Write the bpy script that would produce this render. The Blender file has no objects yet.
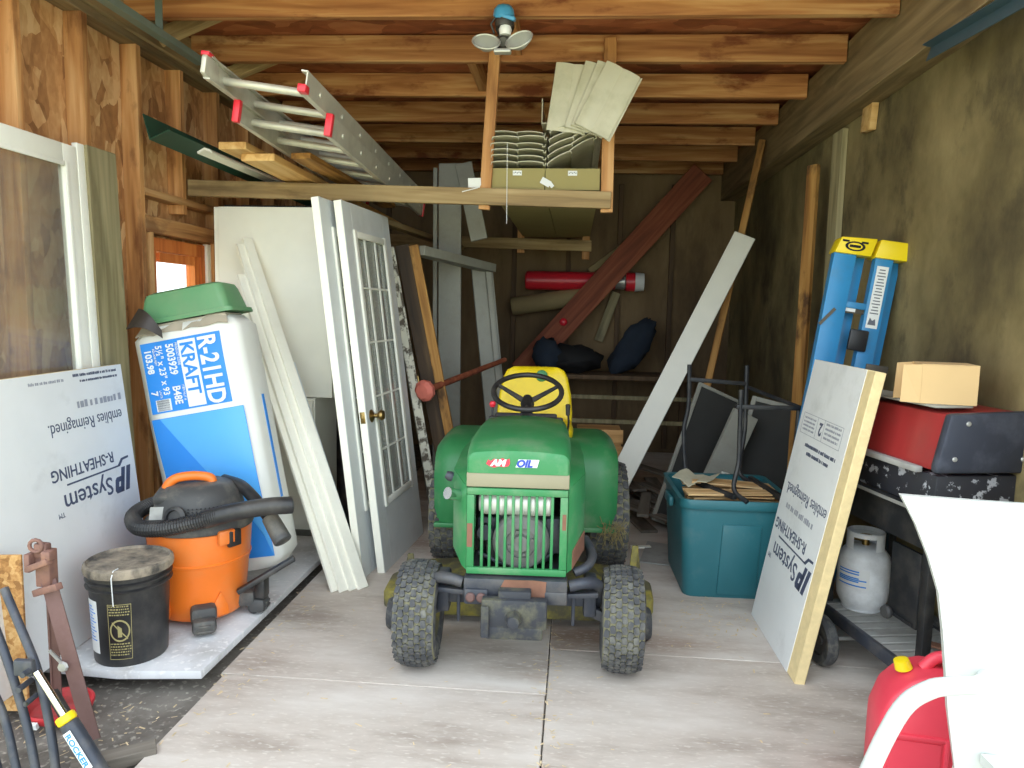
import bpy, bmesh, math, random
from mathutils import Matrix, Vector, Euler

V3 = Vector
PI = math.pi
R = math.radians
sc = bpy.context.scene
COL = sc.collection
rnd = random.Random(11)

# ------------------------------------------------------------------ camera
cam_d = bpy.data.cameras.new('camera')
cam_d.sensor_width = 36.0
cam_d.lens = 720.0 / 1024.0 * 36.0
cam = bpy.data.objects.new('camera', cam_d)
COL.objects.link(cam)
_right = V3((0.99641826, 0.08456154, 0.0))
_down = V3((0.00879612, -0.10364775, -0.99457517))
_fwd = V3((-0.0841028, 0.99101286, -0.10402033))
_ro = R(1.2)                                   # the photo hangs a little clockwise
_cr = _right * math.cos(_ro) - _down * math.sin(_ro)
_cd = _right * math.sin(_ro) + _down * math.cos(_ro)
_m = Matrix((( _cr.x, -_cd.x, -_fwd.x, 0.0),
             ( _cr.y, -_cd.y, -_fwd.y, 0.0),
             ( _cr.z, -_cd.z, -_fwd.z, 1.4),
             (0, 0, 0, 1)))
cam.matrix_world = _m
cam_d.clip_start = 0.05
cam_d.clip_end = 200
sc.camera = cam

# ------------------------------------------------------------------ sky, sun, exposure
sc.view_settings.view_transform = 'Standard'
sc.view_settings.look = 'None'
sc.view_settings.gamma = 1.0
sc.view_settings.use_curve_mapping = False
sc.view_settings.exposure = 1.88
w = bpy.data.worlds.new('sky')
sc.world = w
w.use_nodes = True
bg = w.node_tree.nodes['Background']
bg.inputs['Color'].default_value = (0.82, 0.92, 1.0, 1)
bg.inputs['Strength'].default_value = 1.0
sun_d = bpy.data.lights.new('sun', 'SUN')
sun_d.energy = 2.9
sun_d.angle = R(1.0)
sun_d.color = (1.0, 0.95, 0.86)
sun = bpy.data.objects.new('sun', sun_d)
sun.rotation_euler = (R(-38), 0, R(18))          # high behind the building
COL.objects.link(sun)
por_d = bpy.data.lights.new('door_opening_portal', 'AREA')
por_d.shape = 'RECTANGLE'
por_d.size, por_d.size_y = 3.9, 3.0
por_d.cycles.is_portal = True
por = bpy.data.objects.new('door_opening_portal', por_d)
por.location = (-0.4, 1.86, 1.45)
por.rotation_euler = (R(90), 0, 0)
COL.objects.link(por)
sc.cycles.use_denoising = True
sc.cycles.max_bounces = 10
sc.cycles.diffuse_bounces = 6
sc.cycles.sample_clamp_indirect = 6

# ------------------------------------------------------------------ helpers
def lin(r, g, b):
    def f(c):
        c /= 255.0
        return c / 12.92 if c <= 0.04045 else ((c + 0.055) / 1.055) ** 2.4
    return (f(r), f(g), f(b), 1.0)

def fr(o, x, y):
    """frame: origin, x direction, approximate y direction -> matrix"""
    x = V3(x).normalized(); y = V3(y); y = (y - x * y.dot(x)).normalized(); z = x.cross(y)
    m = Matrix.Identity(4)
    for i in range(3):
        m[i][0], m[i][1], m[i][2], m[i][3] = x[i], y[i], z[i], o[i]
    return m

def axis_frame(p0, p1, nrm=(0, 0, 1)):
    """z along p0->p1, y near nrm"""
    z = (V3(p1) - V3(p0)).normalized(); n = V3(nrm)
    if abs(z.dot(n.normalized())) > 0.98: n = V3((0, 1, 0)) if abs(z.y) < 0.9 else V3((1, 0, 0))
    y = (n - z * n.dot(z)).normalized(); x = y.cross(z)
    m = Matrix.Identity(4)
    for i in range(3):
        m[i][0], m[i][1], m[i][2], m[i][3] = x[i], y[i], z[i], p0[i]
    return m

def T(x, y, z): return Matrix.Translation((x, y, z))
def RZ(a): return Matrix.Rotation(a, 4, 'Z')
def RX(a): return Matrix.Rotation(a, 4, 'X')
def RY(a): return Matrix.Rotation(a, 4, 'Y')

def smooth_path(pts, n=6, closed=False):
    P = [V3(p) for p in pts]; out = []; N = len(P)
    rng = range(N if closed else N - 1)
    for i in rng:
        a = P[(i - 1) % N] if (closed or i > 0) else P[0] * 2 - P[1]
        b, c = P[i], P[(i + 1) % N]
        d = P[(i + 2) % N] if (closed or i + 2 < N) else c * 2 - b
        for k in range(n):
            t = k / n
            out.append(0.5 * ((2 * b) + (c - a) * t + (2 * a - 5 * b + 4 * c - d) * t * t + (3 * b - a - 3 * c + d) * t ** 3))
    if not closed: out.append(P[-1])
    return out

class MB:
    def __init__(s, M=None):
        s.bm = bmesh.new(); s.M = M or Matrix.Identity(4); s.mi = 0
    def _add(s, bm2, M=None):
        me = bpy.data.meshes.new('tmp'); bm2.to_mesh(me); bm2.free()
        me.transform(s.M @ (M or Matrix.Identity(4)))
        n0 = len(s.bm.faces); s.bm.from_mesh(me); bpy.data.meshes.remove(me)
        s.bm.faces.ensure_lookup_table()
        for i in range(n0, len(s.bm.faces)): s.bm.faces[i].material_index = s.mi
        return s
    def raw(s, verts, faces, M=None):
        b = bmesh.new(); vs = [b.verts.new(v) for v in verts]
        for f in faces:
            try: b.faces.new([vs[i] for i in f])
            except ValueError: pass
        bmesh.ops.recalc_face_normals(b, faces=b.faces)
        return s._add(b, M)
    def box(s, c, size, rot=None, bev=0.0, seg=2):
        b = bmesh.new(); bmesh.ops.create_cube(b, size=1.0)
        for v in b.verts: v.co = V3((v.co.x * size[0], v.co.y * size[1], v.co.z * size[2]))
        if bev > 0:
            bmesh.ops.bevel(b, geom=b.edges[:], offset=min(bev, 0.49 * min(size)), segments=seg, affect='EDGES', profile=0.5)
        M = T(*c)
        if rot is not None:
            M = M @ (rot if isinstance(rot, Matrix) else Euler(rot).to_matrix().to_4x4())
        return s._add(b, M)
    def bar(s, p0, p1, w, t, nrm=(0, 0, 1), bev=0.0):
        L = (V3(p1) - V3(p0)).length
        b = bmesh.new(); bmesh.ops.create_cube(b, size=1.0)
        for v in b.verts: v.co = V3((v.co.x * w, v.co.y * t, (v.co.z + 0.5) * L))
        if bev > 0: bmesh.ops.bevel(b, geom=b.edges[:], offset=bev, segments=2, affect='EDGES', profile=0.5)
        return s._add(b, axis_frame(p0, p1, nrm))
    def cyl(s, p0, p1, r0, r1=None, seg=20, bev=0.0):
        r1 = r0 if r1 is None else r1
        L = (V3(p1) - V3(p0)).length
        if bev > 0: prof = [(0, 0), (r0 - bev, 0), (r0, bev), (r1, L - bev), (r1 - bev, L), (0, L)]
        else: prof = [(0, 0), (r0, 0), (r1, L), (0, L)]
        return s.lathe(prof, axis_frame(p0, p1), seg)
    def lathe(s, prof, M=None, seg=32, a0=0.0, a1=2 * PI):
        b = bmesh.new(); full = abs(a1 - a0 - 2 * PI) < 1e-6
        n = seg if full else seg + 1; rings = []
        for (r, z) in prof:
            if r <= 1e-6: rings.append([b.verts.new((0, 0, z))])
            else: rings.append([b.verts.new((r * math.cos(a0 + (a1 - a0) * k / seg), r * math.sin(a0 + (a1 - a0) * k / seg), z)) for k in range(n)])
        for A, B in zip(rings, rings[1:]):
            for k in range(seg):
                k2 = (k + 1) % n
                f = [A[k % len(A)], A[k2 % len(A)], B[k2 % len(B)], B[k % len(B)]]
                u = []
                for v in f:
                    if v not in u: u.append(v)
                if len(u) >= 3:
                    try: b.faces.new(u)
                    except ValueError: pass
        bmesh.ops.recalc_face_normals(b, faces=b.faces)
        return s._add(b, M)
    def tube(s, pts, r, seg=10, closed=False, M=None, radii=None):
        P = [V3(p) for p in pts]; N = len(P); b = bmesh.new(); rings = []
        t0 = (P[1] - P[0]).normalized()
        up = V3((0, 0, 1)) if abs(t0.z) < 0.9 else V3((1, 0, 0))
        nrm = (up - t0 * up.dot(t0)).normalized()
        for i in range(N):
            if closed: t = (P[(i + 1) % N] - P[(i - 1) % N]).normalized()
            else: t = (P[min(i + 1, N - 1)] - P[max(i - 1, 0)]).normalized()
            nrm = (nrm - t * nrm.dot(t))
            nrm = nrm.normalized() if nrm.length > 1e-6 else t.orthogonal().normalized()
            bi = t.cross(nrm); rr = radii[i] if radii else r
            rings.append([b.verts.new(P[i] + (nrm * math.cos(2 * PI * k / seg) + bi * math.sin(2 * PI * k / seg)) * rr) for k in range(seg)])
        for i in range(N if closed else N - 1):
            A, B = rings[i], rings[(i + 1) % N]
            for k in range(seg): b.faces.new((A[k], A[(k + 1) % seg], B[(k + 1) % seg], B[k]))
        if not closed:
            b.faces.new(rings[0][::-1]); b.faces.new(rings[-1])
        bmesh.ops.recalc_face_normals(b, faces=b.faces)
        return s._add(b, M)
    def prism(s, poly, d, M=None, z0=0.0, bev=0.0):
        b = bmesh.new(); n = len(poly)
        A = [b.verts.new((x, y, z0)) for x, y in poly]; B = [b.verts.new((x, y, z0 + d)) for x, y in poly]
        b.faces.new(A[::-1]); b.faces.new(B)
        for k in range(n): b.faces.new((A[k], A[(k + 1) % n], B[(k + 1) % n], B[k]))
        bmesh.ops.recalc_face_normals(b, faces=b.faces)
        if bev > 0: bmesh.ops.bevel(b, geom=b.edges[:], offset=bev, segments=2, affect='EDGES', profile=0.5)
        return s._add(b, M)
    def loft(s, rings, caps=True, M=None, closed_ring=True):
        b = bmesh.new(); RR = [[b.verts.new(p) for p in r] for r in rings]; n = len(rings[0])
        for A, B in zip(RR, RR[1:]):
            for k in range(n if closed_ring else n - 1):
                b.faces.new((A[k], A[(k + 1) % n], B[(k + 1) % n], B[k]))
        if caps and closed_ring: b.faces.new(RR[0][::-1]); b.faces.new(RR[-1])
        bmesh.ops.recalc_face_normals(b, faces=b.faces)
        return s._add(b, M)
    def sheet(s, rows, t, M=None):
        """thick surface from a grid of points"""
        nr, nc = len(rows), len(rows[0]); P = [[V3(p) for p in r] for r in rows]; b = bmesh.new()
        N = []
        for i in range(nr):
            L = []
            for j in range(nc):
                du = P[min(i + 1, nr - 1)][j] - P[max(i - 1, 0)][j]; dv = P[i][min(j + 1, nc - 1)] - P[i][max(j - 1, 0)]
                L.append(du.cross(dv).normalized())
            N.append(L)
        A = [[b.verts.new(P[i][j] + N[i][j] * t / 2) for j in range(nc)] for i in range(nr)]
        B = [[b.verts.new(P[i][j] - N[i][j] * t / 2) for j in range(nc)] for i in range(nr)]
        for i in range(nr - 1):
            for j in range(nc - 1):
                b.faces.new((A[i][j], A[i + 1][j], A[i + 1][j + 1], A[i][j + 1]))
                b.faces.new((B[i][j], B[i][j + 1], B[i + 1][j + 1], B[i + 1][j]))
        for i in range(nr - 1):
            b.faces.new((A[i][0], B[i][0], B[i + 1][0], A[i + 1][0])); b.faces.new((A[i][-1], A[i + 1][-1], B[i + 1][-1], B[i][-1]))
        for j in range(nc - 1):
            b.faces.new((A[0][j], A[0][j + 1], B[0][j + 1], B[0][j])); b.faces.new((A[-1][j], B[-1][j], B[-1][j + 1], A[-1][j + 1]))
        bmesh.ops.recalc_face_normals(b, faces=b.faces)
        return s._add(b, M)
    def text(s, body, size, M, bold=0.0, ext=0.0006, sx=1.0, align='LEFT', shear=0.0, fit=None):
        cu = bpy.data.curves.new('tmp_text', 'FONT'); cu.body = body; cu.size = size; cu.extrude = ext; cu.offset = bold
        cu.align_x = align; cu.shear = shear; cu.resolution_u = 3
        o = bpy.data.objects.new('tmp_text', cu); COL.objects.link(o)
        dg = bpy.context.evaluated_depsgraph_get(); dg.update()
        me = bpy.data.meshes.new_from_object(o.evaluated_get(dg))
        bpy.data.objects.remove(o); bpy.data.curves.remove(cu)
        if fit:
            xs = [v.co.x for v in me.vertices]; sx = fit / (max(xs) - min(xs))
        me.transform(s.M @ M @ Matrix.Diagonal((sx, 1, 1, 1)))
        n0 = len(s.bm.faces); s.bm.from_mesh(me); bpy.data.meshes.remove(me); s.bm.faces.ensure_lookup_table()
        for i in range(n0, len(s.bm.faces)): s.bm.faces[i].material_index = s.mi
        return s

def props(o, label=None, cat=None, group=None, kind=None):
    if label: o['label'] = label
    if cat: o['category'] = cat
    if group: o['group'] = group
    if kind: o['kind'] = kind
    return o

def obj(name, mb, mat, parent=None, M=None, label=None, cat=None, group=None, kind=None, ang=38):
    me = bpy.data.meshes.new(name); bm = mb.bm
    for f in bm.faces: f.smooth = True
    ca = R(ang)
    for e in bm.edges:
        if len(e.link_faces) == 2: e.smooth = e.calc_face_angle(0) < ca
        else: e.smooth = False
    bm.to_mesh(me); bm.free()
    for m in (mat if isinstance(mat, (list, tuple)) else [mat]): me.materials.append(m)
    o = bpy.data.objects.new(name, me); COL.objects.link(o)
    if parent: o.parent = parent
    if M is not None: o.matrix_basis = M
    return props(o, label, cat, group, kind)

def thing(name, label, cat, M=None, group=None):
    o = bpy.data.objects.new(name, None); COL.objects.link(o)
    o.empty_display_size = 0.1
    if M is not None: o.matrix_basis = M
    return props(o, label, cat, group)

def copy_tree(o, M=None, parent=None):
    c = o.copy(); COL.objects.link(c)
    if parent: c.parent = parent
    if M is not None: c.matrix_basis = M
    for ch in o.children: copy_tree(ch, None, c)
    return c

def plank(name, p0, p1, w, t, nrm, mat, parent=None, bev=0.0025, **k):
    L = (V3(p1) - V3(p0)).length
    mb = MB(); mb.box((0, 0, L / 2), (w, t, L), bev=bev, seg=1)
    return obj(name, mb, mat, parent, axis_frame(p0, p1, nrm), **k)

# ------------------------------------------------------------------ materials
MATS = {}
def _nm(name):
    m = bpy.data.materials.new(name); m.use_nodes = True
    nt = m.node_tree; return m, nt, nt.nodes['Principled BSDF'], nt.nodes, nt.links

def _ramp(N, stops):
    r = N.new('ShaderNodeValToRGB'); e = r.color_ramp.elements
    while len(e) > 1: e.remove(e[-1])
    e[0].position, e[0].color = stops[0]
    for p, c in stops[1:]:
        x = e.new(p); x.color = c
    return r

def _coords(N, L, scale=(1, 1, 1), rot=(0, 0, 0), space='Object'):
    tc = N.new('ShaderNodeTexCoord'); mp = N.new('ShaderNodeMapping')
    mp.inputs['Scale'].default_value = scale; mp.inputs['Rotation'].default_value = rot
    oi = N.new('ShaderNodeObjectInfo'); ad = N.new('ShaderNodeVectorMath'); ad.operation = 'ADD'
    ml = N.new('ShaderNodeVectorMath'); ml.operation = 'SCALE'; ml.inputs['Scale'].default_value = 23.0
    L.new(oi.outputs['Random'], ml.inputs[0])
    L.new(tc.outputs[space], ad.inputs[0]); L.new(ml.outputs[0], ad.inputs[1])
    L.new(ad.outputs[0], mp.inputs['Vector'])
    return mp.outputs['Vector']

def paint(name, c, rough=0.5, metal=0.0, var=0.12, vs=6.0, dirt=None, da=0.0, ds=9.0, bump=0.0, spec=0.5, lo=0.45, hi=0.7):
    """plain finish with soft tone variation and optional dirt / wear patches"""
    m, nt, P, N, L = _nm(name)
    P.inputs['Roughness'].default_value = rough; P.inputs['Metallic'].default_value = metal
    P.inputs['Specular IOR Level'].default_value = spec
    v = _coords(N, L)
    n = N.new('ShaderNodeTexNoise'); n.inputs['Scale'].default_value = vs; n.inputs['Detail'].default_value = 6
    L.new(v, n.inputs['Vector'])
    d = tuple(x * (1 - var) for x in c[:3]) + (1,); b = tuple(min(1, x * (1 + var)) for x in c[:3]) + (1,)
    r = _ramp(N, [(0.3, d), (0.7, b)]); L.new(n.outputs['Fac'], r.inputs['Fac'])
    out = r.outputs['Color']
    if dirt:
        n2 = N.new('ShaderNodeTexNoise'); n2.inputs['Scale'].default_value = ds; n2.inputs['Detail'].default_value = 9
        n2.inputs['Roughness'].default_value = 0.65
        L.new(v, n2.inputs['Vector'])
        r2 = _ramp(N, [(lo, (0, 0, 0, 1)), (hi, (da, da, da, 1))]); L.new(n2.outputs['Fac'], r2.inputs['Fac'])
        mx = N.new('ShaderNodeMixRGB'); L.new(r2.outputs['Color'], mx.inputs['Fac'])
        L.new(out, mx.inputs['Color1']); mx.inputs['Color2'].default_value = dirt
        out = mx.outputs['Color']
    L.new(out, P.inputs['Base Color'])
    if bump:
        bp = N.new('ShaderNodeBump'); bp.inputs['Strength'].default_value = bump; bp.inputs['Distance'].default_value = 0.01
        L.new(n.outputs['Fac'], bp.inputs['Height']); L.new(bp.outputs['Normal'], P.inputs['Normal'])
    MATS[name] = m
    return m

def wood(name, dark, mid, light, axis=2, rough=0.75, fine=1.0, knots=0.0, knotc=None, pert=True):
    m, nt, P, N, L = _nm(name)
    P.inputs['Roughness'].default_value = rough
    s = [14.0 * fine] * 3; s[axis] = 0.9 * fine
    v = _coords(N, L, tuple(s))
    n = N.new('ShaderNodeTexNoise'); n.inputs['Scale'].default_value = 1.6; n.inputs['Detail'].default_value = 8
    n.inputs['Distortion'].default_value = 0.6
    L.new(v, n.inputs['Vector'])
    r = _ramp(N, [(0.28, dark), (0.5, mid), (0.72, light)]); L.new(n.outputs['Fac'], r.inputs['Fac'])
    out = r.outputs['Color']
    if knots:
        s2 = [5.0] * 3; s2[axis] = 2.0
        v2 = _coords(N, L, tuple(s2))
        n2 = N.new('ShaderNodeTexNoise'); n2.inputs['Scale'].default_value = 1.2; n2.inputs['Detail'].default_value = 7; n2.inputs['Roughness'].default_value = 0.6
        L.new(v2, n2.inputs['Vector'])
        r2 = _ramp(N, [(0.56, (0, 0, 0, 1)), (0.66, (knots, knots, knots, 1))]); L.new(n2.outputs['Fac'], r2.inputs['Fac'])
        mx = N.new('ShaderNodeMixRGB'); L.new(r2.outputs['Color'], mx.inputs['Fac']); L.new(out, mx.inputs['Color1'])
        mx.inputs['Color2'].default_value = knotc or dark; out = mx.outputs['Color']
    if pert:
        oi = N.new('ShaderNodeObjectInfo'); hs = N.new('ShaderNodeHueSaturation')
        mr = N.new('ShaderNodeMapRange'); mr.inputs['To Min'].default_value = 0.82; mr.inputs['To Max'].default_value = 1.15
        L.new(oi.outputs['Random'], mr.inputs['Value']); L.new(mr.outputs['Result'], hs.inputs['Value'])
        L.new(out, hs.inputs['Color']); out = hs.outputs['Color']
    L.new(out, P.inputs['Base Color'])
    bp = N.new('ShaderNodeBump'); bp.inputs['Strength'].default_value = 0.25; bp.inputs['Distance'].default_value = 0.004
    L.new(n.outputs['Fac'], bp.inputs['Height']); L.new(bp.outputs['Normal'], P.inputs['Normal'])
    return m

def osb(name, cols, scale=9.0, stretch=(1, 1, 0.35)):
    m, nt, P, N, L = _nm(name); P.inputs['Roughness'].default_value = 0.7
    v = _coords(N, L, tuple(scale * x for x in stretch))
    nz = N.new('ShaderNodeTexNoise'); nz.inputs['Scale'].default_value = 0.9; nz.inputs['Detail'].default_value = 3
    L.new(v, nz.inputs['Vector'])
    mxv = N.new('ShaderNodeMixRGB'); mxv.inputs['Fac'].default_value = 0.45; L.new(v, mxv.inputs['Color1']); L.new(nz.outputs['Color'], mxv.inputs['Color2'])
    vo = N.new('ShaderNodeTexVoronoi'); vo.inputs['Scale'].default_value = 4.2; L.new(mxv.outputs['Color'], vo.inputs['Vector'])
    vo2 = N.new('ShaderNodeTexVoronoi'); vo2.inputs['Scale'].default_value = 1.1; L.new(v, vo2.inputs['Vector'])
    n2 = N.new('ShaderNodeTexNoise'); n2.inputs['Scale'].default_value = 0.25; n2.inputs['Detail'].default_value = 4; L.new(v, n2.inputs['Vector'])
    mx = N.new('ShaderNodeMixRGB'); mx.inputs['Fac'].default_value = 0.35
    L.new(vo.outputs['Color'], mx.inputs['Color1']); L.new(vo2.outputs['Color'], mx.inputs['Color2'])
    mx2 = N.new('ShaderNodeMixRGB'); mx2.inputs['Fac'].default_value = 0.5
    n4 = N.new('ShaderNodeTexNoise'); n4.inputs['Scale'].default_value = 5.0; n4.inputs['Detail'].default_value = 5; L.new(v, n4.inputs['Vector'])
    ad4 = N.new('ShaderNodeMixRGB'); ad4.inputs['Fac'].default_value = 0.5; L.new(n2.outputs['Fac'], ad4.inputs['Color1']); L.new(n4.outputs['Fac'], ad4.inputs['Color2'])
    L.new(mx.outputs['Color'], mx2.inputs['Color1']); L.new(ad4.outputs['Color'], mx2.inputs['Color2'])
    bw = N.new('ShaderNodeRGBToBW'); L.new(mx2.outputs['Color'], bw.inputs['Color'])
    r = _ramp(N, [(0.33, cols[0]), (0.45, cols[1]), (0.53, cols[2]), (0.64, cols[3])]); L.new(bw.outputs['Val'], r.inputs['Fac'])
    L.new(r.outputs['Color'], P.inputs['Base Color'])
    bp = N.new('ShaderNodeBump'); bp.inputs['Strength'].default_value = 0.2; bp.inputs['Distance'].default_value = 0.003
    L.new(bw.outputs['Val'], bp.inputs['Height']); L.new(bp.outputs['Normal'], P.inputs['Normal'])
    return m

def glass(name, tint=(0.9, 0.93, 0.92, 1), rough=0.02, dust_sheen=0.12):
    m, nt, P, N, L = _nm(name)
    P.inputs['Base Color'].default_value = tint; P.inputs['Roughness'].default_value = rough
    tr = N.new('ShaderNodeBsdfTransparent'); tr.inputs['Color'].default_value = tint
    gl = N.new('ShaderNodeBsdfGlossy'); gl.inputs['Roughness'].default_value = rough
    df = N.new('ShaderNodeBsdfDiffuse'); df.inputs['Color'].default_value = (0.6, 0.6, 0.56, 1)
    lw = N.new('ShaderNodeLayerWeight'); lw.inputs['Blend'].default_value = 0.5
    pw = N.new('ShaderNodeMath'); pw.operation = 'POWER'; pw.inputs[1].default_value = 4.5; L.new(lw.outputs['Facing'], pw.inputs[0])
    fz = N.new('ShaderNodeMath'); fz.operation = 'ADD'; fz.inputs[1].default_value = 0.03; L.new(pw.outputs[0], fz.inputs[0])
    a = N.new('ShaderNodeMixShader'); b = N.new('ShaderNodeMixShader'); b.inputs['Fac'].default_value = dust_sheen
    L.new(fz.outputs[0], a.inputs['Fac']); L.new(tr.outputs[0], a.inputs[1]); L.new(gl.outputs[0], a.inputs[2])
    L.new(a.outputs[0], b.inputs[1]); L.new(df.outputs[0], b.inputs[2])
    L.new(b.outputs[0], N['Material Output'].inputs['Surface'])
    return m

def stained(name, cols, scale=0.7, streak=(1, 1, 0.45), rough=0.85, spots=None, sa=0.8, ss=3.0, fine=None):
    """old blotchy concrete / plywood with stains that have their own shape"""
    m, nt, P, N, L = _nm(name); P.inputs['Roughness'].default_value = rough
    v = _coords(N, L, streak)
    n = N.new('ShaderNodeTexNoise'); n.inputs['Scale'].default_value = scale; n.inputs['Detail'].default_value = 10; n.inputs['Roughness'].default_value = 0.62
    L.new(v, n.inputs['Vector'])
    r = _ramp(N, [(0.3, cols[0]), (0.48, cols[1]), (0.68, cols[2])]); L.new(n.outputs['Fac'], r.inputs['Fac']); out = r.outputs['Color']
    if spots:
        n2 = N.new('ShaderNodeTexNoise'); n2.inputs['Scale'].default_value = ss; n2.inputs['Detail'].default_value = 12; n2.inputs['Roughness'].default_value = 0.7
        L.new(v, n2.inputs['Vector'])
        r2 = _ramp(N, [(0.52, (0, 0, 0, 1)), (0.72, (sa, sa, sa, 1))]); L.new(n2.outputs['Fac'], r2.inputs['Fac'])
        mx = N.new('ShaderNodeMixRGB'); L.new(r2.outputs['Color'], mx.inputs['Fac']); L.new(out, mx.inputs['Color1']); mx.inputs['Color2'].default_value = spots
        out = mx.outputs['Color']
    if fine:
        n3 = N.new('ShaderNodeTexNoise'); n3.inputs['Scale'].default_value = 42; n3.inputs['Detail'].default_value = 8; L.new(v, n3.inputs['Vector'])
        r3 = _ramp(N, [(0.56, (0, 0, 0, 1)), (0.68, (0.75, 0.75, 0.75, 1))]); L.new(n3.outputs['Fac'], r3.inputs['Fac'])
        mx = N.new('ShaderNodeMixRGB'); L.new(r3.outputs['Color'], mx.inputs['Fac']); L.new(out, mx.inputs['Color1']); mx.inputs['Color2'].default_value = fine
        out = mx.outputs['Color']
    L.new(out, P.inputs['Base Color'])
    bp = N.new('ShaderNodeBump'); bp.inputs['Strength'].default_value = 0.3; bp.inputs['Distance'].default_value = 0.01
    L.new(n.outputs['Fac'], bp.inputs['Height']); L.new(bp.outputs['Normal'], P.inputs['Normal'])
    return m

m_osb = osb('wall_osb', [lin(142, 98, 60), lin(178, 128, 82), lin(200, 152, 102), lin(220, 182, 134)], 7.5, (1, 1, 0.5))
m_stud = wood('stud_wood', lin(140, 90, 50), lin(192, 138, 84), lin(216, 172, 120), 2, knots=0.6, knotc=lin(96, 50, 22))
m_joist = wood('joist_wood', lin(142, 86, 48), lin(184, 128, 78), lin(216, 174, 120), 2, knots=0.9, knotc=lin(112, 52, 22))
m_beam = wood('beam_wood', lin(104, 86, 60), lin(138, 118, 84), lin(160, 138, 102), 2, knots=0.4, knotc=lin(80, 64, 44))
m_roof = osb('roof_board', [lin(120, 66, 40), lin(152, 86, 52), lin(170, 100, 62), lin(188, 122, 80)], 4.0, (0.5, 1, 1))
m_oldwood = wood('old_wood', lin(120, 98, 66), lin(160, 134, 92), lin(186, 162, 118), 2, knots=0.4, knotc=lin(90, 68, 42))
m_greywood = wood('grey_weathered_wood', lin(122, 112, 80), lin(156, 146, 110), lin(178, 166, 128), 2, knots=0.5, knotc=lin(100, 94, 72))
m_newwood = wood('new_lumber', lin(196, 146, 82), lin(222, 178, 112), lin(236, 200, 140), 2)
m_redwood = wood('red_brown_plank', lin(104, 52, 34), lin(134, 70, 46), lin(156, 92, 62), 2)
m_ochre = wood('ochre_wood', lin(120, 78, 34), lin(178, 128, 64), lin(206, 160, 90), 2, knots=0.9, knotc=lin(70, 44, 24))
m_rwall = stained('concrete', [lin(58, 49, 31), lin(112, 99, 64), lin(154, 138, 96)], 1.4, (1, 1, 0.7), spots=lin(42, 36, 26), sa=0.9, ss=2.6)
m_rwall_old = m_rwall
m_back = stained('back_boards', [lin(88, 70, 48), lin(124, 102, 72), lin(150, 128, 94)], 1.2, (1, 1, 0.3), spots=lin(60, 48, 36), ss=2)
m_floor = stained('floor_plywood', [lin(148, 135, 124), lin(186, 175, 165), lin(206, 198, 190)], 2.0, (0.7, 2.2, 1), spots=lin(146, 112, 90), sa=0.7, ss=0.8, fine=lin(204, 196, 186))
m_dirt = stained('dirt', [lin(74, 68, 62), lin(104, 98, 92), lin(134, 128, 120)], 3, (1, 1, 1), spots=lin(60, 50, 40), ss=4, fine=lin(178, 172, 160))
m_out = stained('outside_ground', [lin(150, 150, 112), lin(178, 176, 136), lin(200, 196, 160)], 0.6, (1, 1, 1))
m_white = paint('white_paint', lin(238, 238, 228), 0.5, var=0.04, dirt=lin(150, 140, 116), da=0.3, ds=3, lo=.55, hi=.8)
m_white2 = paint('white_enamel', lin(240, 239, 226), 0.35, var=0.03)
m_doorgrey = paint('door_grey_white', lin(214, 218, 218), 0.5, var=0.04, dirt=lin(140, 134, 118), da=0.3, ds=4, lo=.55, hi=.8)
m_trimw = paint('trim_white', lin(242, 240, 226), 0.5, var=0.04, dirt=lin(190, 176, 148), da=0.2, ds=7, lo=.55, hi=.8)
m_peel = paint('peeling_white', lin(206, 204, 188), 0.7, var=0.08, dirt=lin(70, 58, 44), da=0.95, ds=16, lo=0.48, hi=0.56)
m_greypaint = paint('grey_paint', lin(156, 156, 146), 0.6, var=0.06, dirt=lin(110, 104, 90), da=0.4, ds=6)
m_foam = paint('panel_facer', lin(222, 223, 222), 0.6, var=0.03, dirt=lin(140, 138, 132), da=0.35, ds=4, lo=.55, hi=.78)
m_foamedge = paint('foam_edge', lin(222, 200, 150), 0.8, var=0.08, vs=30, bump=0.3)
m_ink = paint('print_ink', lin(70, 76, 98), 0.6, var=0.03)
m_inkp = paint('print_ink_faint', lin(150, 152, 160), 0.6, var=0.03)
m_black = paint('black_plastic', lin(34, 34, 36), 0.45, var=0.2, dirt=lin(112, 106, 98), da=0.35, ds=5)
m_blackm = paint('black_metal', lin(38, 40, 44), 0.5, 0.3, var=0.2, dirt=lin(96, 92, 86), da=0.4, ds=10)
m_rubberd = paint('rubber_groove_mud', lin(122, 118, 92), 0.9, var=0.2, vs=24, dirt=lin(80, 78, 66), da=0.7, ds=14)
m_rubber = paint('rubber', lin(66, 67, 70), 0.8, var=0.2, vs=20, dirt=lin(132, 130, 118), da=0.6, ds=22, lo=0.46, hi=0.66, bump=0.3)
m_jd = paint('tractor_green', lin(48, 126, 74), 0.45, var=0.08, dirt=lin(124, 140, 114), da=0.6, ds=6, lo=0.5, hi=0.75)
m_jdy = paint('tractor_yellow', lin(236, 206, 20), 0.4, var=0.05, dirt=lin(140, 120, 60), da=0.3, ds=6)
m_dirtyy = paint('dirty_yellow', lin(138, 128, 56), 0.75, var=0.15, dirt=lin(84, 80, 62), da=0.95, ds=9, lo=0.38, hi=0.56)
m_beige = paint('beige_band', lin(142, 136, 112), 0.6, var=0.06)
m_rust = paint('rust', lin(124, 86, 68), 0.8, var=0.2, vs=14)
m_brownm = paint('brown_metal', lin(112, 84, 80), 0.6, 0.2, var=0.15, dirt=lin(80, 52, 40), da=0.5, ds=12)
m_steel = paint('steel', lin(176, 176, 172), 0.35, 0.45, var=0.1)
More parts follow.
